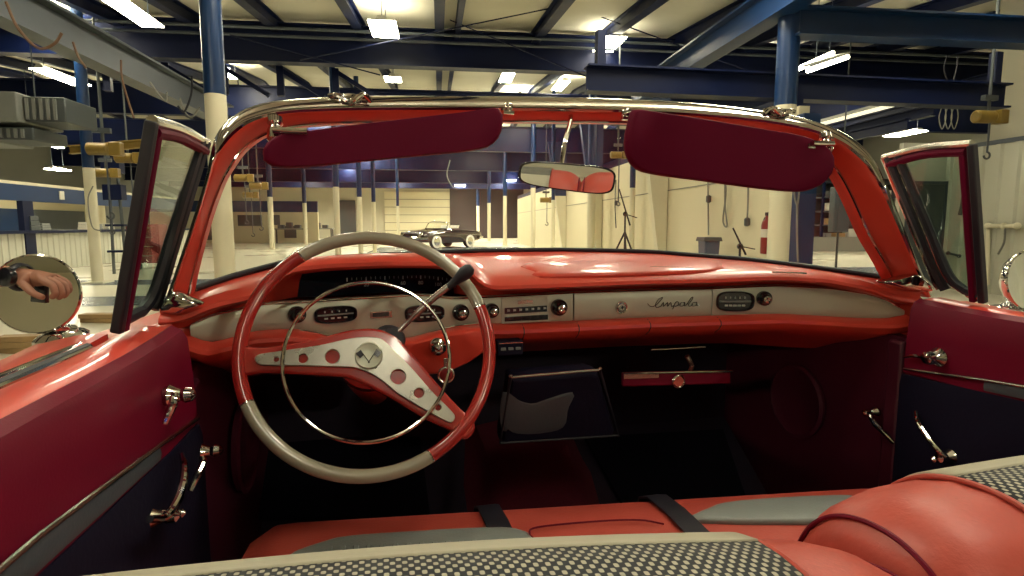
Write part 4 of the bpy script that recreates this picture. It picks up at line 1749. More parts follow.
# cross wall with dark door, seen through the quarter light
u0, u1 = ucol(900, 200, 9.3), 9.0
mb = MB()
mb.bb(u0, u1, 9.3, 9.4, 0, PV(920, 143, 9.3).z)
struct('wall_cross', mb, 'ribbed')
ua, ub = ucol(911, 230, 9.2), 8.93
zt = PV(928, 184, 9.2).z
mb = MB()
mb.bb(ua, ub, 9.24, 9.3, 0, zt)
dd = struct('door_1', mb, 'doorgrey')
for (a, c, e, g) in ((ua - 0.05, ua, 0, zt + .05), (ub, ub + 0.05, 0, zt + .05), (ua, ub, zt, zt + .05)):
    mb = MB()
    mb.bb(a, c, 9.2, 9.3, e, g)
    build('door_frame', mb, 'galv', dd)
mb = MB()
mb.bb(20.5, 20.65, -12, 60, 0, 6)
struct('wall_far_side', mb, 'wallgrey')
mb = MB()
mb.bb(-20.15, -20, -12, 60, 0, 6)
struct('wall_left', mb, 'wallgrey')
# unseen wall behind the car; window added to let in blue fill
mb = MB()
mb.bb(-20, 20, -12.1, -12, 0, 1.9)
mb.bb(-20, 1, -12.1, -12, 1.9, 3.2)
struct('wall_rear', mb, 'wallcream')
for u in range(2, 21, 2):
    mb = MB()
    mb.bb(u - .05, u + .05, -12.1, -12, 1.9, 3.2)
    struct('fill_window_trim', mb, 'navy')
mb = MB()
mb.bb(1, 20, -12.06, -12.04, 1.9, 3.2)
struct('fill_window', mb, 'glass')
ribbed('wall_rear_low', -6.2, -12, 5.5, 0, 0.9, 1, 0.34, 0.03)
# end wall
mb = MB()
mb.bb(-20, 18, 50, 50.2, 0, 6.2)
struct('wall_back', mb, 'wallend')
VE = 49.9
u0, u1 = ucol(385, 220, VE), ucol(450, 220, VE)
zt = PV(420, 192, VE).z
mb = MB()
mb.bb(u0, u1, VE - 0.12, VE, 0, zt)
d2 = struct('door_2', mb, 'wallcream')
for k in range(1, 6):
    mb = MB()
    mb.bb(u0, u1, VE - 0.16, VE - 0.1, zt * k / 6, zt * k / 6 + 0.05)
    build('door_panel', mb, 'wallgrey', d2)
u0, u1 = ucol(450, 220, VE), ucol(523, 220, VE)  # dark opening in the end wall, its shade given as a brown panel
mb = MB()
mb.bb(u0, u1, VE - 0.3, VE, 0, PV(480, 186, VE).z)
struct('dark_opening', mb, 'walldark')
u0, u1 = ucol(340, 220, VE), ucol(356, 220, VE)
mb = MB()
mb.bb(u0, u1, VE - 0.1, VE, 0.4, 3.2)
struct('door_4', mb, 'doorgrey')

# office at the left
UO = -9.8
def zU(px, py):
    return PU(px, py, UO).z
ribbed('wall_office', UO, 9, 24, 0, 0.95, 1, 0.22, 0.02)
mb = MB()
mb.bb(UO - 0.1, UO, 9, 24, 1.70, 2.08)
struct('trim_5', mb, 'blue')
mb = MB()
mb.bb(UO - 0.25, UO + 0.12, 9, 24, 0.93, 1.0)
struct('window_sill', mb, 'navy')
mb = MB()
mb.bb(UO - 3.0, UO - 0.1, 9, 24, 2.08, 2.16)
struct('ceiling_office', mb, 'wallcream')
mb = MB()
mb.bb(UO - 3.1, UO - 3.0, 9, 24, 0, 2.1)
ow = struct('wall_office_rear', mb, 'wallcream')
for v0, v1, z0, z1 in ((18.2, 19.3, 0, 1.62), (19.9, 22.6, 0.95, 1.62), (13.2, 14.6, 1.0, 1.6)):
    mb = MB()
    mb.bb(UO - 3.0, UO - 2.95, v0, v1, z0, z1)
    build('door_panel' if z0 == 0 else 'window_pane', mb, 'blue' if z0 == 0 else 'doorgrey', ow)
mb = MB()
mb.bb(UO - 0.1, UO + 0.03, 14.95, 15.3, 0, 1.70)
struct('pillar', mb, 'navy')
mb = MB()
mb.bb(UO - 0.15, UO + 0.03, 9, 12.7, 0, 2.08)
struct('wall_office_end', mb, 'wallcream')
mb = MB()
mb.bb(UO - 0.6, UO - 0.1, 12.7, 13.9, 0.95, 1.7)
struct('wall_panel', mb, 'navy')
# far office facade across the hall
VF = 38.0
ux0, ux1 = ucol(150, 220, VF), ucol(318, 220, VF)
mb = MB()
mb.bb(ux0, ux1, VF, VF + 0.2, 0, PV(250, 212, VF).z)
of = struct('wall_far_office', mb, 'wallcream')
mb = MB()
mb.bb(ux0, ux1, VF - 0.1, VF + 0.2, PV(250, 212, VF).z, PV(250, 201, VF).z)
struct('trim_6', mb, 'blue')
for pa, pb, ya, yb in ((204, 212, 214, 240), (238, 250, 215, 226), (249, 262, 215, 226), (274, 280, 215, 225), (284, 296, 226, 238)):
    mb = MB()
    mb.bb(ucol(pa, 220, VF), ucol(pb, 220, VF), VF - 0.06, VF, max(0, PV(pa, yb, VF).z), PV(pa, ya, VF).z)
    build('window_pane', mb, 'doorgrey', of)

# ------------------------------------------------------------------ lamps
def light_fixture(loc, label, L=1.2, W_=0.32, group='ceiling lamps', m='lamp'):
    t = thing('ceiling_light', loc, label, 'ceiling lamp', group)
    t.rotation_euler = (0, 0, 0)
    l = V(loc)
    mb = MB()
    mb.hull8([l + BR * x * W_ / 2 + BF * y * L / 2 + V((0, 0, z)) for z, k in ((0.02, 1), (0.10, 0.6)) for (x, y) in ((-k * .45, -1), (k * .45, -1), (k * .45, 1), (-k * .45, 1))])
    build('lamp_housing', mb, 'housing', t)
    mb = MB()
    mb.hull8([l + BR * x * W_ * 0.48 + BF * y * L * 0.49 + V((0, 0, z)) for z in (0.0, 0.025) for (x, y) in ((-1, -1), (1, -1), (1, 1), (-1, 1))])
    build('lit_diffuser', mb, m, t)
    for s in (-0.4, 0.4):
        mb = MB()
        q = l + BF * s * L + V((0, 0, 0.09))
        mb.tube([q, V((q.x, q.y, (max(q.z + 0.05, zroof(uvz(q)[1]) - 0.02) if group != 'added office lamps' else q.z + 0.08)))], 0.008, 6)
        build('hanging_wire', mb, 'galv', t)
    return t


FIX = [((128, 10), 9.3, 1.5, .34, 'long ceiling lamp above the grey runway beam'),
       ((384, 30), 11.0, 0.9, .50, 'square bright ceiling lamp above the driver side sun visor'),
       ((609, 45), 12.0, 1.0, .46, 'bright ceiling lamp just above the crane bridge beam end'),
       ((62, 78), 14.5, 1.5, .42, 'ceiling lamp beside the thin blue-topped column over the office'),
       ((393, 80), 14.6, 0.5, .40, 'half hidden lamp glowing under the navy cross beam'),
       ((905, 134), 17.5, 1.2, .60, 'oval lamp glow low between shed roof beams above the quarter light'),
       ((58, 170), 24.0, 0.8, .5, 'small far lamp above the blue office band'),
       ((45, 145), 20.0, 1.6, .2, 'dim slim lamp under the grey duct boxes'),
       ((488, 140), 24.0, 0.6, .35, 'small far lamp at the end of the driver side sun visor'),
       ((598, 135), 27.0, 1.5, .5, 'far lamp seen right under the mirror stem beside the crane hoist'),
       ((510, 181), 40.0, 1.2, .7, 'tiny far lamp seen beside the rear-view mirror'),
       ((460, 186), 46.0, 1.2, .8, 'far lamp glow over the roller door')]
for (px, py), v, L, W_, lab in FIX:
    q = PV(px, py, v)
    light_fixture(q, lab.replace('right under', 'under'), L, W_, None, 'lampfar' if v > 16 else 'lamp')
# twin tube lamp in the passenger side bay
t = thing('twin_tube_lamp', PV(823, 64, 8.6), 'twin fluorescent tube lamp hung on wires beside the blue column', 'ceiling lamp')
for k in (-1, 1):
    mb = MB()
    a, b_ = PV(797 + 5.5 + k * 5.5, 70 + k * 0.6, 8.2), PV(834 + 6 + k * 7.5, 55 + k * 2, 9.2)
    mb.tube([a, b_], 0.034, 12)
    build('tube_light', mb, 'lamp', t)
    mb = MB()
    mb.tube([a.lerp(b_, 0.5) + V((0, 0, 0.04)), a.lerp(b_, 0.5) + V((0, 0, 1.0))], 0.006, 6)
    build('hanging_wire', mb, 'galv', t)
mb = MB()
mb.beam(PV(800, 67, 8.2), PV(843, 54, 9.2), 0.2, 0.03)
build('lamp_tray', mb, 'housing', t)
u, _, z = uvz(PV(902, 103, 9.8))  # lit roof panel, its brightness put in as a faint glow
t = thing('lit_roof_panel', B(u, 12.5, z), 'long pale roof panel with added glow between roof beams above the quarter light', 'ceiling lamp')
mb = MB()
mb.bb(u - 0.09, u + 0.09, 9.9, 15.5, z - 0.01, z + 0.02)
build('panel_face', mb, 'panelglow', t)
mb = MB()
mb.bb(u - 0.12, u + 0.12, 9.85, 15.55, z + 0.02, z + 0.08)
build('housing', mb, 'housing', t)
# lamps added to brighten the seats, dash, walls and far hall
for i, (u, v) in enumerate(((-1.5, 1.3), (1.5, 0.9), (0.4, -1.8), (-6, -5), (-3.2, 3.4), (2.6, 3.6), (6.6, 1.5), (-8, 5), (2.3, 7.2), (-1.6, 6.6), (7.0, 7.0), (-7, 12), (2.0, 17), (-6, 18), (3, 22), (3.5, 6.6), (3.9, 18.5), (3.8, 24), (8.0, 13.8), (-5, 25), (2.5, 29), (-4, 32), (1.5, 36), (3.3, 42), (-6, 40), (-10, 44), (-3, 44.5), (5, 45), (5.5, -5), (12, 16))):
    light_fixture(B(u, v, min(zroof(v), 9) - 0.35 if v > -3 else zroof(v) - 0.3), ('added fill lamp under the hall roof over the open car' if v < 9 else 'added fill lamp under the hall roof beyond the cross beam'), 1.25, 0.36 if v > -1 or v < -3 else 0.16, 'added roof lamps near the car' if v < 9 else 'added roof lamps far down', 'fillend' if v > 24 else 'lampfar' if v > 9 or v < -3 else ('fillnear' if v < 2 else 'lamp'))

for v in (14.5, 19.0):  # lamps added to brighten the office interior
    light_fixture(B(UO - 1.4, v, 1.97), 'added lamp under the low office ceiling behind the counter', 1.2, 0.3, 'added office lamps')
# ------------------------------------------------------------------ things in the hall
def lumber(px, py, d, n, label):
    p = P(px, py, Z=0.0)
    t = None
    for k in range(n):
        mb = MB()
        a = rad(-20 + 9 * (k % 3))
        mb.box(p + V((random.uniform(-.03, .03), random.uniform(-.03, .03), 0.026 + 0.052 * k)), (0.42, 0.14, 0.05), Matrix.Rotation(a, 3, 'Z'))
        single('wooden_board', mb, 'wood', label[k], 'board', bevel=0.004)


lumber(28, 352, 5, 3, ['lowest tan board on the floor below the door mirror', 'middle tan board of the stack below the door mirror', 'topmost tan board of the stack below the door mirror'])
lumber(104, 322, 6, 2, ['tan board on the floor behind the quarter light post', 'upper tan board of the two behind the quarter light post'])

# duct boxes hung at the upper corner
for px0, px1, py0, py1, v, lab in ((-60, 62, 94, 121, 10.0, 'large pale grey unit heater hung from the roof'), (-60, 30, 124, 140, 10.0, 'smaller grey unit heater below the large one')):
    a, b_ = PV(px0, py1, v), PV(px1, py0, v)
    ua, va, za = uvz(a)
    ub, vb, zb = uvz(b_)
    t = thing('unit_heater', B((ua + ub) / 2, v + .5, za), lab, 'heater')
    mb = MB()
    mb.bb(ua, ub - 0.6, v - 0.1, v + 1.0, za, zb)
    build('heater_body', mb, 'greybox', t, bevel=0.02)
    mb = MB()
    mb.bb(ub - 0.6, ub, v + 0.05, v + 0.9, za + 0.03, zb - 0.04)
    build('fan_box', mb, 'doorgrey', t, bevel=0.02)
    mb = MB()
    c = B(ub - 0.3, v + 0.04, (za + zb) / 2)
    for k in range(5):
        mb.bb(ub - 0.56 + 0.1 * k, ub - 0.52 + 0.1 * k, v + 0.02, v + 0.05, za + 0.06, zb - 0.07)
    build('louvre', mb, 'greybox', t)
    for s in (ua + .3, ub - .7):
        mb = MB()
        mb.tube([B(s, v + .5, zb - 0.01), B(s, v + .5, zroof(v) - 0.05 if py0 < 100 else PV(0, 121, v).z - 0.002)], 0.012, 6)
        build('hanger_rod', mb, 'galv', t)


def hoist(p, s, label, chain=0.7, hook=True):
    t = thing('chain_hoist', p, label, 'chain hoist')
    mb = MB()
    mb.tube([p + BR * x * s for x in (-0.30, -0.28, 0.10, 0.14)], [0.10 * s, 0.13 * s, 0.13 * s, 0.10 * s], 16)
    build('motor', mb, 'yellow', t)
    mb = MB()
    mb.box(p + BR * 0.26 * s, V((0.22, 0.24, 0.28)) * s)
    build('gear_case', mb, 'yellow', t, bevel=0.02 * s)
    mb = MB()
    mb.tube([p + V((0, 0, 0.10 * s)), p + V((0, 0, 0.34 * s))], 0.03 * s, 8)
    mb.box(p + V((0, 0, 0.38 * s)), V((0.34, 0.10, 0.10)) * s)
    mb.tube([p + V((0, 0, 0.40 * s)), V((p.x, p.y, zroof(uvz(p)[1]) - 0.27))], 0.02, 8)
    build('trolley', mb, 'doorgrey', t)
    mb = MB()
    mb.tube([p + BR * 0.05 * s, p + BR * 0.05 * s + V((0, 0, -chain))], 0.014, 6)
    build('chain', mb, 'galv', t)
    if hook:
        mb = MB()
        c = p + BR * 0.05 * s + V((0, 0, -chain - 0.06 * s))
        mb.tube([c + BR * (0.07 * s * math.sin(a)) + V((0, 0, 0.07 * s * math.cos(a))) for a in [rad(x) for x in range(0, 271, 30)]], 0.02 * s, 8)
        build('hook', mb, 'doorgrey', t)
    return t


hoist(PV(988, 117, 7.5), 0.7, 'yellow chain hoist beside the ribbed wall above the quarter light', 0.5)
hoist(PV(618, 155, 12.0), 0.55, 'yellow chain hoist between rear-view mirror and sun visor', 1.0)
hoist(PV(546, 200, 22.6), 0.8, 'small far yellow hoist below the rear-view mirror', 0.9)
for px, py, v, s, lab in ((103, 149, 11.9, 0.9, 'yellow hoist under the dark beam behind the thin column'), (128, 158, 13.0, 0.8, 'yellow hoist hanging nearest the quarter light post'), (106, 173, 13.2, 0.7, 'lowest yellow hoist behind the thin column')):
    hoist(PV(px, py, v), s, lab, 1.2)
for px, py, v, s, lab in ((243, 178, 20.0, 0.9, 'yellow hoist seen through the windshield beside the cream column'), (258, 186, 20.8, 0.9, 'lower yellow hoist seen through the windshield'), (250, 195, 22, 0.8, 'hoist with long chain seen through the windshield')):
    hoist(PV(px, py, v), s, lab, 1.4)
# yellow jib beam
mb = MB()
mb.ibeam(PV(70, 150, 12.4), PV(150, 143, 12.4), 0.12, 0.16, 0.02)
single('jib_beam', mb, 'yellow', 'yellow jib beam behind the thin blue and cream column', 'beam')


def cable(name, pts, v, r, m, label):
    mb = MB()
    q = [PV(a, b, (v if not isinstance(v, (list, tuple)) else v[i])) for i, (a, b) in enumerate(pts)]
    mb.tube(smooth_path(q, 8), r, 8)
    return single(name, mb, m, label, 'cable')


cable('hanging_cable', [(6, 2), (18, 28), (38, 48), (54, 44), (62, 33)], 5.5, 0.012, 'cable', 'brown cable looping below the grey runway beam')
cable('hanging_cable', [(73, 42), (78, 56), (86, 68)], 5.6, 0.010, 'cable', 'short brown cable dropping towards the thin column')
cable('hanging_cable', [(121, 60), (122, 78), (128, 100), (134, 118)], 6.4, 0.010, 'cable', 'brown cable hanging straight above the quarter light')
cable('hanging_cable', [(150, 82), (160, 96), (166, 101), (167, 92)], 7.0, 0.010, 'cablegrey', 'pale cable curl hanging under the runway beam')
cable('hanging_cable', [(192, 76), (191, 95), (184, 112), (178, 106)], 7.4, 0.012, 'black', 'black hose loop under the runway beam by the cream column')
cable('hanging_cable', [(180, 98), (185, 112), (192, 117), (200, 107)], 7.6, 0.010, 'cablegrey', 'pale hose loop touching the cream column')
for k in range(3):
    x = 942 + 6 * k
    cable('cable_loop', [(x, 106), (x - 3, 118), (x, 129), (x + 4, 118), (x + 3, 106)], 8.8 + 0.1 * k, 0.008, 'cablegrey', ['grey cable loop nearest the oval lamp', 'middle one of three grey cable loops', 'grey cable loop nearest the yellow hoist'][k])
cable('hanging_cable', [(947, 55), (944, 70), (951, 84), (956, 70), (958, 56)], 8.4, 0.010, 'black', 'black hose loop hanging in front of the crane beam')
cable('hanging_cable', [(795, 28), (796, 45), (799, 60)], 7.0, 0.010, 'black', 'black cable hanging beside the blue column')
cable('wall_cable', [(93, 186), (88, 200), (92, 226), (101, 231)], 11.8, 0.012, 'cablegrey', 'grey cable loop hanging on the thin cream column')
cable('hanging_cable', [(450, 160), (447, 175), (452, 186), (458, 189)], 20, 0.02, 'cablegrey', 'pale cable hanging in front of the roller door')

# hoses and drops on the cream wall
def on_wall(px, py, off=0.06):
    return PU(px, py, 4.9 - off)


def wall_hose(pts, r, label, m='cablegrey', fit=None):
    q = [on_wall(a, b) for a, b in pts]
    if fit:
        t = thing('air_hose', q[-1], label, 'hose')
        mb = MB()
        mb.tube(smooth_path(q, 6), r, 8)
        build('hose', mb, m, t)
        mb = MB()
        c = on_wall(*fit)
        mb.lathe([(0.02, -0.07), (0.045, -0.05), (0.045, 0.05), (0.02, 0.07)], c, (0, 0, 1), 12)
        build('connector', mb, 'doorgrey', t)
        return t
    mb = MB()
    mb.tube(smooth_path(q, 6), r, 8)
    return single('air_hose', mb, m, label, 'hose')


wall_hose([(708, 160), (708, 200), (708.5, 235)], 0.014, 'straight air drop hanging on the wall behind the blue bin', fit=(708.5, 199))
wall_hose([(722, 168), (726, 190), (723, 220), (727, 226), (725, 205), (725, 168)], 0.014, 'looped grey hose hanging between bin and column')
wall_hose([(748, 165), (748, 200), (747, 223)], 0.014, 'straight air drop hanging beside the fire extinguisher', fit=(747, 222))
wall_hose([(796, 170), (794, 190), (797, 205), (799, 190), (796, 172)], 0.012, 'coiled hose hanging between column and blue wall end')
wall_hose([(797, 205), (797, 235), (798, 262)], 0.014, 'thin pipe running down beside the blue wall end')
wall_hose([(616, 180), (615, 205), (616, 228)], 0.016, 'dark hose with a hook hanging beside the tripod', 'doorgrey', fit=(616, 203))
wall_hose([(594, 178), (595, 200), (597, 235)], 0.014, 'slanting dark hose nearest the rear-view mirror', 'doorgrey')
# wall clutter
mb = MB()
c = on_wall(541, 218, 0.1)
mb.lathe([(0.30, 0), (0.36, 0.04), (0.36, 0.12), (0.2, 0.16), (0, 0.16)], PV(541, 219, 30), -BF, 24)
single('wall_fan', mb, 'doorgrey', 'round dark fan on the far cream wall under the rear-view mirror', 'fan')

# tripods
def tripod(foot_px, v, top_y, label, spread=0.38):
    q = PV(foot_px, 225, v)
    u, _, _ = uvz(q)
    zt = PV(foot_px, top_y, v).z
    t = thing('tripod', B(u, v, 0), label, 'tripod')
    ap = B(u, v, zt * 0.55)
    for k in range(3):
        a = rad(20 + 120 * k)
        mb = MB()
        f = B(u + spread * math.cos(a), v + spread * math.sin(a), 0.0)
        mb.tube([ap, ap.lerp(f, 0.5), f], [0.020, 0.016, 0.011], 8)
        build('leg', mb, 'black', t)
    mb = MB()
    mb.tube([ap + V((0, 0, -0.35)), B(u, v, zt * 0.75)], 0.018, 8)
    build('centre_column', mb, 'black', t)
    mb = MB()
    mb.ball(B(u, v, zt * 0.74), 0.05, 10)
    build('head', mb, 'blackgloss', t)
    mb = MB()
    mb.tube([B(u + 0.10, v, zt * 0.62), B(u - 0.13, v, zt)], [0.018, 0.013], 8)
    build('arm', mb, 'black', t)
    mb = MB()
    mb.tube([B(u, v, zt * 0.74), B(u + 0.22, v - .05, zt * 0.70)], 0.010, 6)
    build('handle', mb, 'black', t)
    return t


tripod(625, 10.6, 189, 'black tripod standing before the cream wall beside the rear-view mirror', 0.5)
tripod(741, 8.35, 228, 'low black tripod before the cream wall beside the fire extinguisher', 0.22)

# blue bin
vb = 9.2
u, _, _ = uvz(PV(709, 240, vb))
zt = PV(709, 237, vb).z
t = thing('waste_bin', B(u, vb, 0), 'blue plastic waste bin with dark lid by the cream wall', 'bin')
mb = MB()
mb.hull8([B(u + x * k, vb + y * k, z) for z, k in ((0.0, 0.10), (zt - 0.06, 0.135)) for x, y in ((-1, -1), (1, -1), (1, 1), (-1, 1))])
build('bin_body', mb, 'bluebin', t, bevel=0.015)
mb = MB()
mb.hull8([B(u + x * k, vb + y * k, z) for z, k in ((zt - 0.07, 0.165), (zt, 0.15)) for x, y in ((-1, -1), (1, -1), (1, 1), (-1, 1))])
build('lid', mb, 'doorgrey', t, bevel=0.01)
# far blue bin
vb = 27
u, _, _ = uvz(PV(563, 240, vb))
mb = MB()
mb.lathe([(0.32, 0), (0.42, 0.9), (0.44, 1.0), (0.38, 1.0), (0.3, 0.6), (0, 0.6)], B(u, vb, 0), (0, 0, 1), 20)
single('far_bin', mb, 'bluebin', 'round blue bin standing far off below the rear-view mirror', 'bin')

# fire extinguisher
c = on_wall(766.5, 236, 0.12)
t = thing('fire_extinguisher', c + V((0, 0, -0.25)), 'red fire extinguisher with pale label mounted on the cream wall', 'fire extinguisher')
mb = MB()
mb.lathe([(0.02, -0.27), (0.075, -0.26), (0.08, -0.24), (0.08, 0.16), (0.07, 0.21), (0.03, 0.25), (0.025, 0.30), (0, 0.30)], c, (0, 0, 1), 22)
build('cylinder_body', mb, 'extred', t)
mb = MB()
mb.lathe([(0.0815, -0.02), (0.0815, 0.10)], c, (0, 0, 1), 22)
build('paper_label', mb, 'label', t)
mb = MB()
mb.box(c + V((0, 0, 0.32)), (0.05, 0.05, 0.05))
mb.beam(c + V((0, 0, 0.33)), c + BF * -0.13 + V((0, 0, 0.37)), 0.02, 0.02)
build('valve', mb, 'black', t)
mb = MB()
mb.tube(smooth_path([c + V((0, 0, 0.31)), c + BF * 0.10 + V((0, 0, 0.20)), c + BF * 0.11 + V((0, 0, -0.12))], 6), 0.012, 8)
build('hose', mb, 'black', t)

# green box on the floor by the column
mb = MB()
q = PV(760, 270, 7.75)
u, _, z = uvz(q)
mb.bb(u - 0.14, u + 0.14, 7.6, 7.9, 0, z + 0.04)
single('storage_box', mb, 'green', 'dark green box on the floor beside the cream column', 'box', bevel=0.02)

# grey panel on a pole in the opening
vp = 10.5
u, _, zb = uvz(PV(838, 232, vp))
zt = PV(838, 187, vp).z
t = thing('panel_stand', B(u, vp, 0), 'grey control panel on a thin post past the blue wall end', 'control panel')
mb = MB()
mb.bb(u - 0.17, u + 0.17, vp - 0.08, vp + 0.08, zb, zt)
build('cabinet', mb, 'bluegrey', t, bevel=0.015)
mb = MB()
mb.bb(u - 0.10, u + 0.12, vp - 0.095, vp - 0.079, zb + 0.06, zt - 0.06)
build('cabinet_door', mb, 'bluegrey', t, bevel=0.004)
mb = MB()
mb.tube([B(u, vp, 0), B(u, vp, zb + 0.02)], 0.022, 10)
build('post', mb, 'doorgrey', t)
mb = MB()
mb.tube([B(u, vp, zt), B(u + 0.02, vp, zroof(vp) - .1)], 0.015, 8)
build('conduit', mb, 'doorgrey', t)
mb = MB()
mb.lathe([(0.16, 0), (0.16, 0.012), (0.03, 0.03), (0, 0.03)], B(u, vp, 0), (0, 0, 1), 18)
build('base_plate', mb, 'doorgrey', t)

# shelf rack with goods
vs = 23.0
ua, ub = uvz(PV(822, 220, vs))[0], uvz(PV(905, 220, vs))[0]
t = thing('storage_rack', B((ua + ub) / 2, vs, 0), 'dark steel storage rack filled with boxes beyond the opening', 'rack')
zs = [0.62, 1.15, 1.75, 2.35, 3.0]
for x in (ua, (ua + ub) / 2, ub):
    mb = MB()
    mb.bb(x - 0.05, x + 0.05, vs - 0.05, vs + 0.05, 0, 3.2)
    build('upright', mb, 'navy', t)
for z in zs:
    mb = MB()
    mb.bb(ua, ub, vs - 0.1, vs + 0.7, z - 0.06, z)
    build('shelf', mb, 'galv', t)
mb = MB()
mb.bb(ua, ub, vs + 0.7, vs + 0.75, 0.6, 3.2)
build('rear_panel', mb, 'walldark', t)
k = 0
kinds = ['greybox', 'wood', 'label', 'doorgrey', 'blue']
for si, z in enumerate(zs[:4]):
    x = ua + 0.2
    while x < ub - 0.5:
        w, h = random.uniform(0.25, 0.5), random.uniform(0.14, 0.36)
        mb = MB()
        mb.bb(x, x + w, vs - 0.02, vs + 0.4, z, z + h)
        single('storage_box', mb, kinds[k % 5], 'small box among the goods on the dark storage rack', 'box', 'boxes on the storage rack', bevel=0.01)
        x += w + random.uniform(0.1, 0.35)
        k += 1
mb = MB()
mb.bb(ua - 1, ub + 4, vs - 0.4, vs - 0.2, 0, 0.62)
struct('wall_low', mb, 'wallgrey')

# ribbed wall things
mb = MB()
a, b_ = PU(988, 226, 8.9), PU(1017, 226, 8.9)
t = thing('wall_pipe', b_, 'white pipe elbow with hose on the ribbed wall above the door mirror', 'pipe')
mb.tube([a, b_], 0.035, 12)
build('pipe', mb, 'whitepaint', t)
for q in (a, b_, a.lerp(b_, 0.55)):
    mb = MB()
    mb.ball(q, 0.055, 12)
    build('elbow', mb, 'whitepaint', t)
mb = MB()
mb.tube(smooth_path([a.lerp(b_, 0.6), a.lerp(b_, 0.62) + V((0, 0, -0.25)), a.lerp(b_, 0.45) + V((0, 0, -0.45))], 5), 0.015, 8)
build('hose', mb, 'cablegrey', t)
mb = MB()
mb.tube([PU(988, 228, 8.92), PU(988, 285, 8.92)], 0.03, 10)
build('drop_pipe', mb, 'whitepaint', t)
mb = MB()
a, b_ = P(938, 277, Y=9.2), P(972, 281, Y=9.0)
t = thing('rolled_tarp', a.lerp(b_, 0.5), 'dark green rolled tarpaulin lying behind the passenger side quarter light', 'tarpaulin')
mb.tube([a, a.lerp(b_, 0.02), b_.lerp(a, 0.02), b_], [0.09, 0.13, 0.13, 0.09], 18)
build('roll', mb, 'green', t)
mb = MB()
mb.tube([a.lerp(b_, 0.9), b_ + (b_ - a).normalized() * 0.03], 0.15, 18)
build('end_band', mb, 'black', t)
for k in (0.2, 0.8):
    mb = MB()
    q = a.lerp(b_, k)
    mb.box(V((q.x, q.y, (q.z - 0.1) / 2)), (0.12, 0.2, q.z - 0.1))
    build('support_block', mb, 'wood', t)
mb = MB()
q0, q1 = PU(948, 253, 8.93), PU(959, 256, 8.93)
mb.tube([q0, q1], 0.02, 8)
mb.ball(q0, 0.035, 8)
mb.ball(q1, 0.035, 8)
single('door_latch', mb, 'doorgrey', 'small dark latch on the ribbed wall seen through the quarter light', 'latch')
wl = [(963, 150), (965, 175), (963, 200), (960, 215)]
mb = MB()
mb.tube(smooth_path([PU(a, b, 8.9) for a, b in wl], 6), 0.03, 8)
single('wall_rope', mb, 'green', 'dark rope hanging on the ribbed wall inside the quarter light', 'rope')

# office goods on the sill
g = [((31, 231), 0.36, 'doorgrey', 'stack of dark trays on the office counter'), ((42, 230), 0.18, 'greybox', 'grey box on the office counter beside the trays'), ((86, 231), 0.22, 'label', 'white parcel on the office counter below the window'),
     ((96, 231), 0.16, 'greybox', 'small grey carton beside the white parcel'), ((108, 231), 0.18, 'label', 'white paper stack on the counter behind the thin column')]
for (px, py), h, m, lab in g:
    q = PU(px, py, UO - 0.05)
    u, v, _ = uvz(q)
    mb = MB()
    n = 3
    for i in range(n):
        k = 1 - 0.06 * i
        mb.bb(u - 0.12 * k, u + 0.12 * k, v - 0.16 * k, v + 0.16 * k, 1.0 + h * i / n, 1.0 + h * (i + 0.92) / n)
    single('counter_box', mb, m, lab, 'box', bevel=0.008)
# extinguisher sign on blue band
mb = MB()
q = PU(62, 195.5, UO + 0.02)
u, v, z = uvz(q)
mb.bb(UO, UO + 0.03, v - 0.09, v + 0.09, z - 0.11, z + 0.11)
single('wall_lamp', mb, 'label', 'small white wall lamp on the blue office band', 'wall lamp', bevel=0.01)

# red tool cart seen through the driver's quarter light
q = P(149, 266, Z=0)
vq = 15.5
u, _, _ = uvz(PV(148, 240, vq))
t = thing('tool_cart', B(u, vq, 0), 'red wheeled tool cart seen through the driver side quarter light', 'tool cart')
mb = MB()
mb.bb(u - 0.38, u + 0.38, vq - 0.25, vq + 0.25, 0.18, 1.15)
build('cart_body', mb, 'extred', t, bevel=0.02)
for k in range(4):
    mb = MB()
    mb.bb(u - 0.34, u + 0.34, vq - 0.27, vq - 0.245, 0.22 + 0.23 * k, 0.41 + 0.23 * k)
    dr_ = build('drawer', mb, 'extred', t, bevel=0.008)
    mb = MB()
    mb.bb(u - 0.25, u + 0.25, vq - 0.29, vq - 0.268, 0.36 + 0.23 * k, 0.38 + 0.23 * k)
    build('drawer_pull', mb, 'chromedull', dr_)
for x in (-0.32, 0.32):
    for y in (-0.2, 0.2):
        mb = MB()
        mb.lathe([(0.05, -0.02), (0.07, -0.02), (0.07, 0.02), (0.05, 0.02)], B(u + x, vq + y, 0.075), BR, 14)
        mb.beam(B(u + x, vq + y, 0.08), B(u + x, vq + y, 0.19), 0.03, 0.03)
        build('caster', mb, 'black', t)

# stand with dark hanging tools next to the thin column
vq = 14.3
u, _, _ = uvz(PV(117, 225, vq))
t = thing('tool_tower', B(u, vq, 0), 'tall dark steel tool tower behind the driver side quarter light post', 'tool tower')
for s in (-0.14, 0.14):
    mb = MB()
    mb.tube([B(u + s, vq, 0), B(u + s * 0.6, vq, 2.7)], 0.035, 8)
    build('post', mb, 'doorgrey', t)
for k in range(4):
    mb = MB()
    z = 0.5 + 0.6 * k
    mb.bb(u - 0.2, u + 0.2, vq - 0.12, vq + 0.12, z, z + (0.05 if k < 2 else 0.35))
    build('tool_shelf', mb, 'navy', t, bevel=0.01)

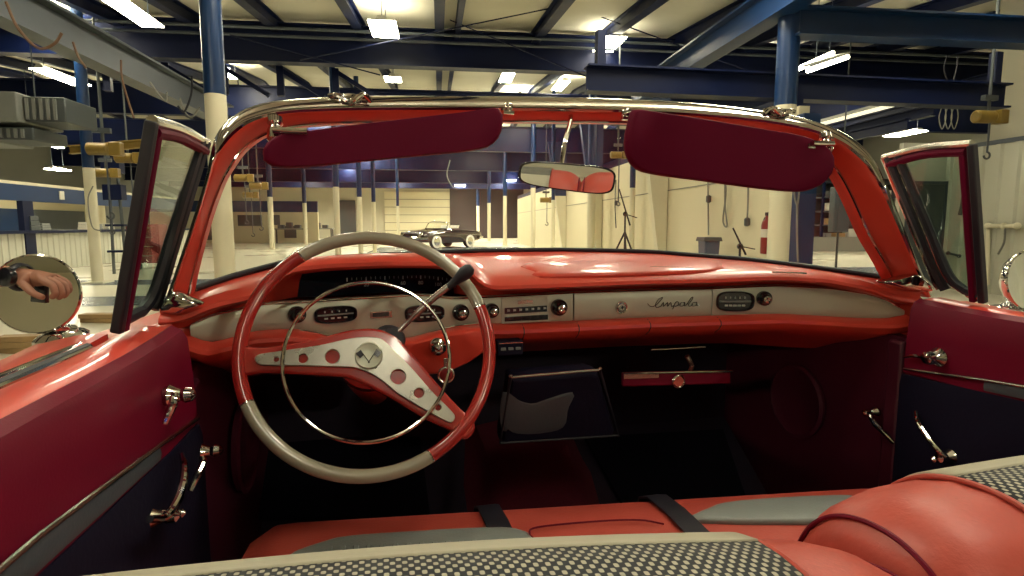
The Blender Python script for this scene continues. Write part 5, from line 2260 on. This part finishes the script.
# workbench clutter far behind the wheel
for (px, v, lab) in ((318, 40, 'far workbench with dark gear behind the cream columns'), (290, 37, 'far desk in front of the distant office')):
    u, _, _ = uvz(PV(px, 225, v))
    t = thing('workbench', B(u, v, 0), lab, 'workbench')
    mb = MB()
    mb.bb(u - 1.0, u + 1.0, v - 0.4, v + 0.4, 0.85, 0.93)
    build('bench_top', mb, 'greybox', t)
    for x in (-0.9, 0.9):
        for y in (-0.3, 0.3):
            mb = MB()
            mb.bb(u + x - .04, u + x + .04, v + y - .04, v + y + .04, 0, 0.86)
            build('leg', mb, 'doorgrey', t)
    for k in range(3):
        mb = MB()
        mb.bb(u - 0.7 + 0.5 * k, u - 0.35 + 0.5 * k, v - 0.2, v + 0.2, 0.93, 1.15 + 0.15 * (k % 2))
        single('bench_machine', mb, 'doorgrey', 'dark machine standing on the %s' % lab.split(' with')[0].split(' in')[0], 'machine', 'machines on the %s' % lab.split(' ')[1], bevel=0.03)

# ------------------------------------------------------------------ the black car across the hall
cp = P(442, 247.5, Z=0)
cl = thing('parked_convertible', cp, 'black open convertible with whitewall tyres parked across the hall', 'car')
# its own axes: ahead (towards the viewer's left) and to its left
hd = (-R * 0.66 - V((F.x, F.y, 0)).normalized() * 0.75).normalized()
sd_ = V((0, 0, 1)).cross(hd)


def K(x, y, z):
    return cp + hd * x + sd_ * y + V((0, 0, z))


SX = 0.86
secs = [(2.30, .80, .42, .66), (2.22, .88, .34, .76), (1.9, .90, .30, .82), (1.3, .91, .28, .88), (0.75, .92, .26, .93), (0.60, .92, .26, .95), (-0.55, .92, .26, .90), (-0.9, .92, .27, .90), (-1.5, .91, .30, .88), (-2.0, .89, .34, .84), (-2.3, .86, .40, .80), (-2.36, .80, .45, .72)]
mb = MB()
rr = []
for x, w, z0, z1 in secs:
    rr.append([K(x * SX, w * a, lerp(z0, z1, b)) for a, b in ((-0.9, 0), (-1, 0.12), (-1.0, 0.6), (-0.97, 0.86), (-0.86, 0.99), (-0.6, 0.96), (0, 1.0), (0.6, 0.96), (0.86, 0.99), (0.97, 0.86), (1.0, 0.6), (1, 0.12), (0.9, 0))])
mb.loft(rr)
build('car_body', mb, 'carblack', cl, sharp=50)
mb = MB()
mb.loft([[K(x, w * a, z) for a in (-1, 1) for z in ((0.90, 0.97) if a < 0 else (0.97, 0.90))] for x, w in ((0.5, 0.72), (-0.75, 0.74))])
build('cockpit', mb, 'walldark', cl)
for y in (-0.36, 0.36):
    mb = MB()
    mb.loft([[K(x, y + w, z) for w in (-0.28, 0.28)] + [K(x - 0.1, y + w, z) for w in (0.28, -0.28)] for x, z in ((-0.42, 0.85), (-0.50, 1.08), (-0.53, 1.12))])
    build('seat', mb, 'white', cl)
mb = MB()
mb.tube(smooth_path([K(0.42, 0.78, 0.93), K(0.25, 0.72, 1.22), K(0.34, 0.35, 1.30), K(0.36, 0, 1.31), K(0.34, -0.35, 1.30), K(0.25, -0.72, 1.22), K(0.42, -0.78, 0.93)], 5), 0.022, 8)
ws = build('windshield_frame', mb, 'chrome', cl)
mb = MB()
mb.loft([[K(0.42, y, 0.93), K(0.36 - abs(y) * .1, y * 0.94, 1.28 - abs(y) * 0.06)] for y in (-0.78, -0.4, 0, 0.4, 0.78)], closed=False, caps=False)
build('windshield_pane', mb, 'glass', ws)
for x in (1.32, -1.28):
    for y in (-0.80, 0.80):
        mb = MB()
        a = sd_ * math.copysign(1, y)
        c = K(x * SX, y * 1.0, 0.33)
        mb.lathe([(0.20, -0.10), (0.31, -0.10), (0.33, -0.05), (0.33, 0.10), (0.31, 0.125), (0.26, 0.128)], c, a, 28)
        w_ = build('tyre', mb, 'tyre', cl)
        mb = MB()
        mb.lathe([(0.305, 0.127), (0.30, 0.133), (0.20, 0.133), (0.195, 0.10)], c, a, 28)
        build('whitewall', mb, 'white', w_)
        mb = MB()
        mb.lathe([(0.20, 0.10), (0.20, 0.128), (0.15, 0.15), (0.06, 0.165), (0, 0.166)], c, a, 24)
        build('hubcap', mb, 'chrome', w_)
mb = MB()
mb.tube(smooth_path([K(2.0 * SX, 0.92, 0.50), K(2.36 * SX, 0.80, 0.50), K(2.46 * SX, 0.3, 0.50), K(2.46 * SX, -0.3, 0.50), K(2.36 * SX, -0.80, 0.50), K(2.0 * SX, -0.92, 0.50)], 5), 0.07, 10)
build('front_bumper', mb, 'chrome', cl)
mb = MB()
mb.tube(smooth_path([K(-2.0 * SX, 0.93, 0.52), K(-2.40 * SX, 0.80, 0.52), K(-2.45 * SX, 0, 0.52), K(-2.40 * SX, -0.80, 0.52), K(-2.0 * SX, -0.93, 0.52)], 5), 0.07, 10)
build('rear_bumper', mb, 'chrome', cl)
for y in (-0.68, 0.68):
    mb = MB()
    mb.lathe([(0.12, -0.1), (0.125, 0.02), (0.10, 0.05), (0, 0.06)], K(2.26 * SX, y, 0.68), hd, 20)
    build('headlight', mb, 'chrome', cl)
mb = MB()
mb.bb(0, 0.001, 0, 0.001, 0, 0.001)
mb = MB()
mb.tube([K(2.2 * SX, .93, .62), K(-2.2 * SX, .93, .66)], 0.016, 6)
build('side_moulding', mb, 'chrome', cl)

# ------------------------------------------------------------------ the bystander whose hand shows in the driver's mirror
def refl(p):
    return p - nl * (2 * (p - MC).dot(nl))


DV = (MC - CAM).dot(F) + (HANDC - MC).length * 0.95     # depth of the virtual hand


def vm(px, py, dd=0.0):
    """place of a point seen in the mirror at (px, py)"""
    return refl(P(px, py, d=DV + dd))


wrist = vm(27, 277)
knuck = vm(52, 279)
elbow = vm(-62, 272, 0.06)
out_ = (elbow - wrist).normalized()
sh = V((elbow.x - 0.12, elbow.y - 0.04, elbow.z + 0.31))


def skin_mesh(name, nodes, edges, mats, parent=None, loc=None, sub=2, smoothf=None):
    me = bpy.data.meshes.new(name)
    base = root_loc(parent) if parent is not None else V(loc)
    me.from_pydata([tuple(V(p) - base) for p, r in nodes], edges, [])
    o = bpy.data.objects.new(name, me)
    col.objects.link(o)
    if parent is not None:
        o.parent = parent
    else:
        o.location = base
    md = o.modifiers.new('skin', 'SKIN')
    md.use_smooth_shade = True
    for i, (p, r) in enumerate(nodes):
        sv = me.skin_vertices[0].data[i]
        sv.radius = (r, r) if not isinstance(r, tuple) else r
        sv.use_root = (i == 0)
    if sub:
        m2 = o.modifiers.new('sub', 'SUBSURF')
        m2.levels = m2.render_levels = sub
    me.materials.append(M[mats])
    return o


pel = V((sh.x - 0.22, sh.y - 0.02, 0.95))
gx = sh.z - 1.42
neck = V((pel.x + 0.02, sh.y, sh.z + 0.035))
chest = V((pel.x, sh.y, sh.z - 0.14))
waist = V((pel.x, sh.y - 0.01, (chest.z + pel.z) / 2))
sh2 = V((pel.x - 0.18, sh.y - 0.03, sh.z - 0.01))
nodes = [(pel, (0.15, 0.12)), (waist, (0.14, 0.11)), (chest, (0.165, 0.12)), (neck, 0.055), (neck + V((0.01, 0.0, 0.06)), 0.055), (neck + V((0.03, 0.0, 0.15)), (0.085, 0.09)), (neck + V((0.03, 0, 0.25)), (0.08, 0.088)),
         (sh, 0.06), (elbow, 0.042), (elbow.lerp(wrist, 0.4), 0.040), (wrist, (0.026, 0.026)), (wrist.lerp(knuck, 0.35), (0.030, 0.026)), (wrist.lerp(knuck, 0.9), (0.036, 0.022)),
         (sh2, 0.06), (sh2 + V((-0.06, 0.02, -0.28)), 0.042), (sh2 + V((-0.04, 0.10, -0.50)), 0.028), (sh2 + V((-0.035, 0.13, -0.58)), 0.032),
         (pel + V((0.09, 0, -0.08)), 0.09), (pel + V((0.10, 0.02, -0.48)), 0.062), (pel + V((0.10, -0.02, -0.86)), 0.042), (pel + V((0.11, 0.10, -0.915)), 0.034),
         (pel + V((-0.09, 0, -0.08)), 0.09), (pel + V((-0.10, 0.02, -0.48)), 0.062), (pel + V((-0.10, -0.02, -0.86)), 0.042), (pel + V((-0.11, 0.10, -0.915)), 0.034)]
edges = [(0, 1), (1, 2), (2, 3), (3, 4), (4, 5), (5, 6), (2, 7), (7, 8), (8, 9), (9, 10), (10, 11), (11, 12), (2, 13), (13, 14), (14, 15), (15, 16), (0, 17), (17, 18), (18, 19), (19, 20), (0, 21), (21, 22), (22, 23), (23, 24)]
# fingers: curled, each its own chain from the knuckles
ahead = (knuck - wrist).normalized()
down = refl(MC + V((0, 0, -1))) - MC
down = (down - ahead * down.dot(ahead)).normalized()
toward = ahead.cross(down).normalized()      # across the hand
if (MC - knuck).dot(toward) < 0:
    toward = -toward
root_i = 12
for k, (off, ln) in enumerate(((0.030, 0.9), (0.010, 1.0), (-0.010, 0.95), (-0.030, 0.78))):
    b0 = knuck + toward * off * 0.9 + ahead * 0.004
    p1 = b0 + ahead * 0.030 * ln + down * 0.010
    p2 = p1 + ahead * 0.008 * ln + down * 0.026 * ln
    p3 = p2 - ahead * 0.014 * ln + down * 0.014 * ln
    i = len(nodes)
    nodes += [(b0, 0.0105), (p1, 0.0095), (p2, 0.0088), (p3, 0.0078)]
    edges += [(root_i, i), (i, i + 1), (i + 1, i + 2), (i + 2, i + 3)]
i = len(nodes)
tb = wrist.lerp(knuck, 0.35) + toward * 0.034 + down * 0.012
nodes += [(tb, 0.013), (tb + ahead * 0.032 + down * 0.022 + toward * 0.008, 0.0105), (tb + ahead * 0.060 + down * 0.034, 0.0085)]
edges += [(11, i), (i, i + 1), (i + 1, i + 2)]
hb = sh2 + V((-0.035, 0.13, -0.58))
for k in range(4):
    i = len(nodes)
    f0 = hb + V((0.0, 0.028 - 0.019 * k, -0.02))
    nodes += [(f0, 0.0105), (f0 + V((0.004, 0.004, -0.036)), 0.0095), (f0 + V((0.016, 0.006, -0.062)), 0.0085)]
    edges += [(16, i), (i, i + 1), (i + 1, i + 2)]
i = len(nodes)
nodes += [(hb + V((0.01, 0.036, 0.012)), 0.012), (hb + V((0.018, 0.052, -0.022)), 0.010)]
edges += [(16, i), (i, i + 1)]
person = skin_mesh('person', nodes, edges, 'skin', loc=(pel.x, pel.y, 0.0))
tag(person, 'person in dark clothes reaching an arm with a wristwatch towards the driver door mirror', 'person')
# clothes
for s in (-1, 1):
    c = pel + V((s * 0.105, 0.045, -0.925))
    mb = MB()
    mb.ball(c, 0.05, 14, (0.95, 2.6, 0.95))
    mb.box(c + V((0, 0, -0.035 if c.z > 0.05 else 0)), (0.085, 0.24, 0.02))
    build('shoe', mb, 'black', person)
shirt = skin_mesh('shirt', [(pel + V((0, 0, -0.16)), (0.20, 0.18)), (waist, (0.205, 0.175)), (chest, (0.215, 0.17)), (chest + V((0.0, 0, 0.13)), (0.13, 0.11)), (sh, 0.075), (sh.lerp(elbow, 0.55), 0.062), (sh2, 0.075), (sh2 + V((-0.035, 0.01, -0.16)), 0.062)], [(0, 1), (1, 2), (2, 3), (2, 4), (4, 5), (2, 6), (6, 7)], 'shirt', parent=person)
trou = skin_mesh('trousers', [(pel + V((0, 0, 0.03)), (0.20, 0.17)), (pel + V((0.09, 0, -0.10)), 0.115), (pel + V((0.10, 0.02, -0.48)), 0.075), (pel + V((0.10, -0.02, -0.86)), 0.06), (pel + V((-0.09, 0, -0.10)), 0.115), (pel + V((-0.10, 0.02, -0.48)), 0.075), (pel + V((-0.10, -0.02, -0.86)), 0.06)], [(0, 1), (1, 2), (2, 3), (0, 4), (4, 5), (5, 6)], 'jeans', parent=person)
hc_ = neck + V((0.03, 0.0, 0.20))
mb = MB()
mb.ball(hc_ + V((-0.004, -0.012, 0.030)), 0.105, 18, (0.86, 0.98, 0.98))
build('hair', mb, 'hair', person)
mb = MB()
fy = 0.095
for s in (-1, 1):
    mb.cur = 0
    mb.ball(hc_ + V((s * 0.032, fy - 0.022, 0.0)), 0.012, 10)
    mb.cur = 1
    mb.ball(hc_ + V((s * 0.032, fy - 0.0135, 0.0)), 0.0055, 8)
build('eyes', mb, ['white', 'black'], person)
mb = MB()
mb.tube([hc_ + V((0, fy - .005, 0.0)), hc_ + V((0, fy + 0.018, -0.035)), hc_ + V((0, fy - 0.005, -0.045))], [0.008, 0.013, 0.006], 8)
build('nose', mb, 'skin', person)
mb = MB()
mb.tube([hc_ + V((-0.024, fy - 0.016, -0.070)), hc_ + V((0, fy - 0.006, -0.073)), hc_ + V((0.024, fy - 0.016, -0.070))], 0.006, 8)
build('mouth', mb, 'extred', person)
for s in (-1, 1):
    mb = MB()
    mb.ball(hc_ + V((s * 0.088, 0, -0.01)), 0.028, 10, (0.35, 0.7, 1.1))
    build('ear', mb, 'skin', person)
# wristwatch
wc_ = wrist + out_ * 0.012
mb = MB()
wn = (MC - wrist).normalized()
wn = (wn - out_ * wn.dot(out_)).normalized()
wt = out_.cross(wn)
mb.tube([wc_ + (wn * math.cos(a) + wt * math.sin(a)) * 0.034 for a in [2 * math.pi * k / 28 for k in range(28)]], 0.011, 8, closed=True, flat=0.35)
wa = build('watch_strap', mb, 'black', person, label='black wristwatch')
mb = MB()
mb.lathe([(0.024, -0.004), (0.026, 0.004), (0.024, 0.012), (0.020, 0.013), (0, 0.012)], wc_ + wn * 0.033, wn, 28)
build('watch_case', mb, 'blackgloss', wa)
# what the hand holds
hp = vm(42, 293)
mb = MB()
dn = -down
mb.box((0, 0, 0), (0, 0, 0))
mb = MB()
c = hp
w1, w2, w3 = ahead * 0.022, down * 0.026, toward * 0.007
mb.hull8([c + w1 * x + w2 * y + w3 * z for z in (-1, 1) for x, y in ((-1, -1), (1, -1), (1, 1), (-1, 1))])
single('remote_release', mb, 'blackgloss', 'small black remote held in the hand reflected in the door mirror', 'remote control', bevel=0.003)

# ================================================================== light
w = bpy.data.worlds.new('world')
sc.world = w
w.use_nodes = True
bg = w.node_tree.nodes['Background']
bg.inputs['Color'].default_value = (0.05, 0.06, 0.34, 1)
bg.inputs['Strength'].default_value = 1.3

vs_ = sc.view_settings
vs_.view_transform = 'Standard'
vs_.look = 'None'
vs_.exposure = 0.03
vs_.gamma = 1.0
vs_.use_curve_mapping = False
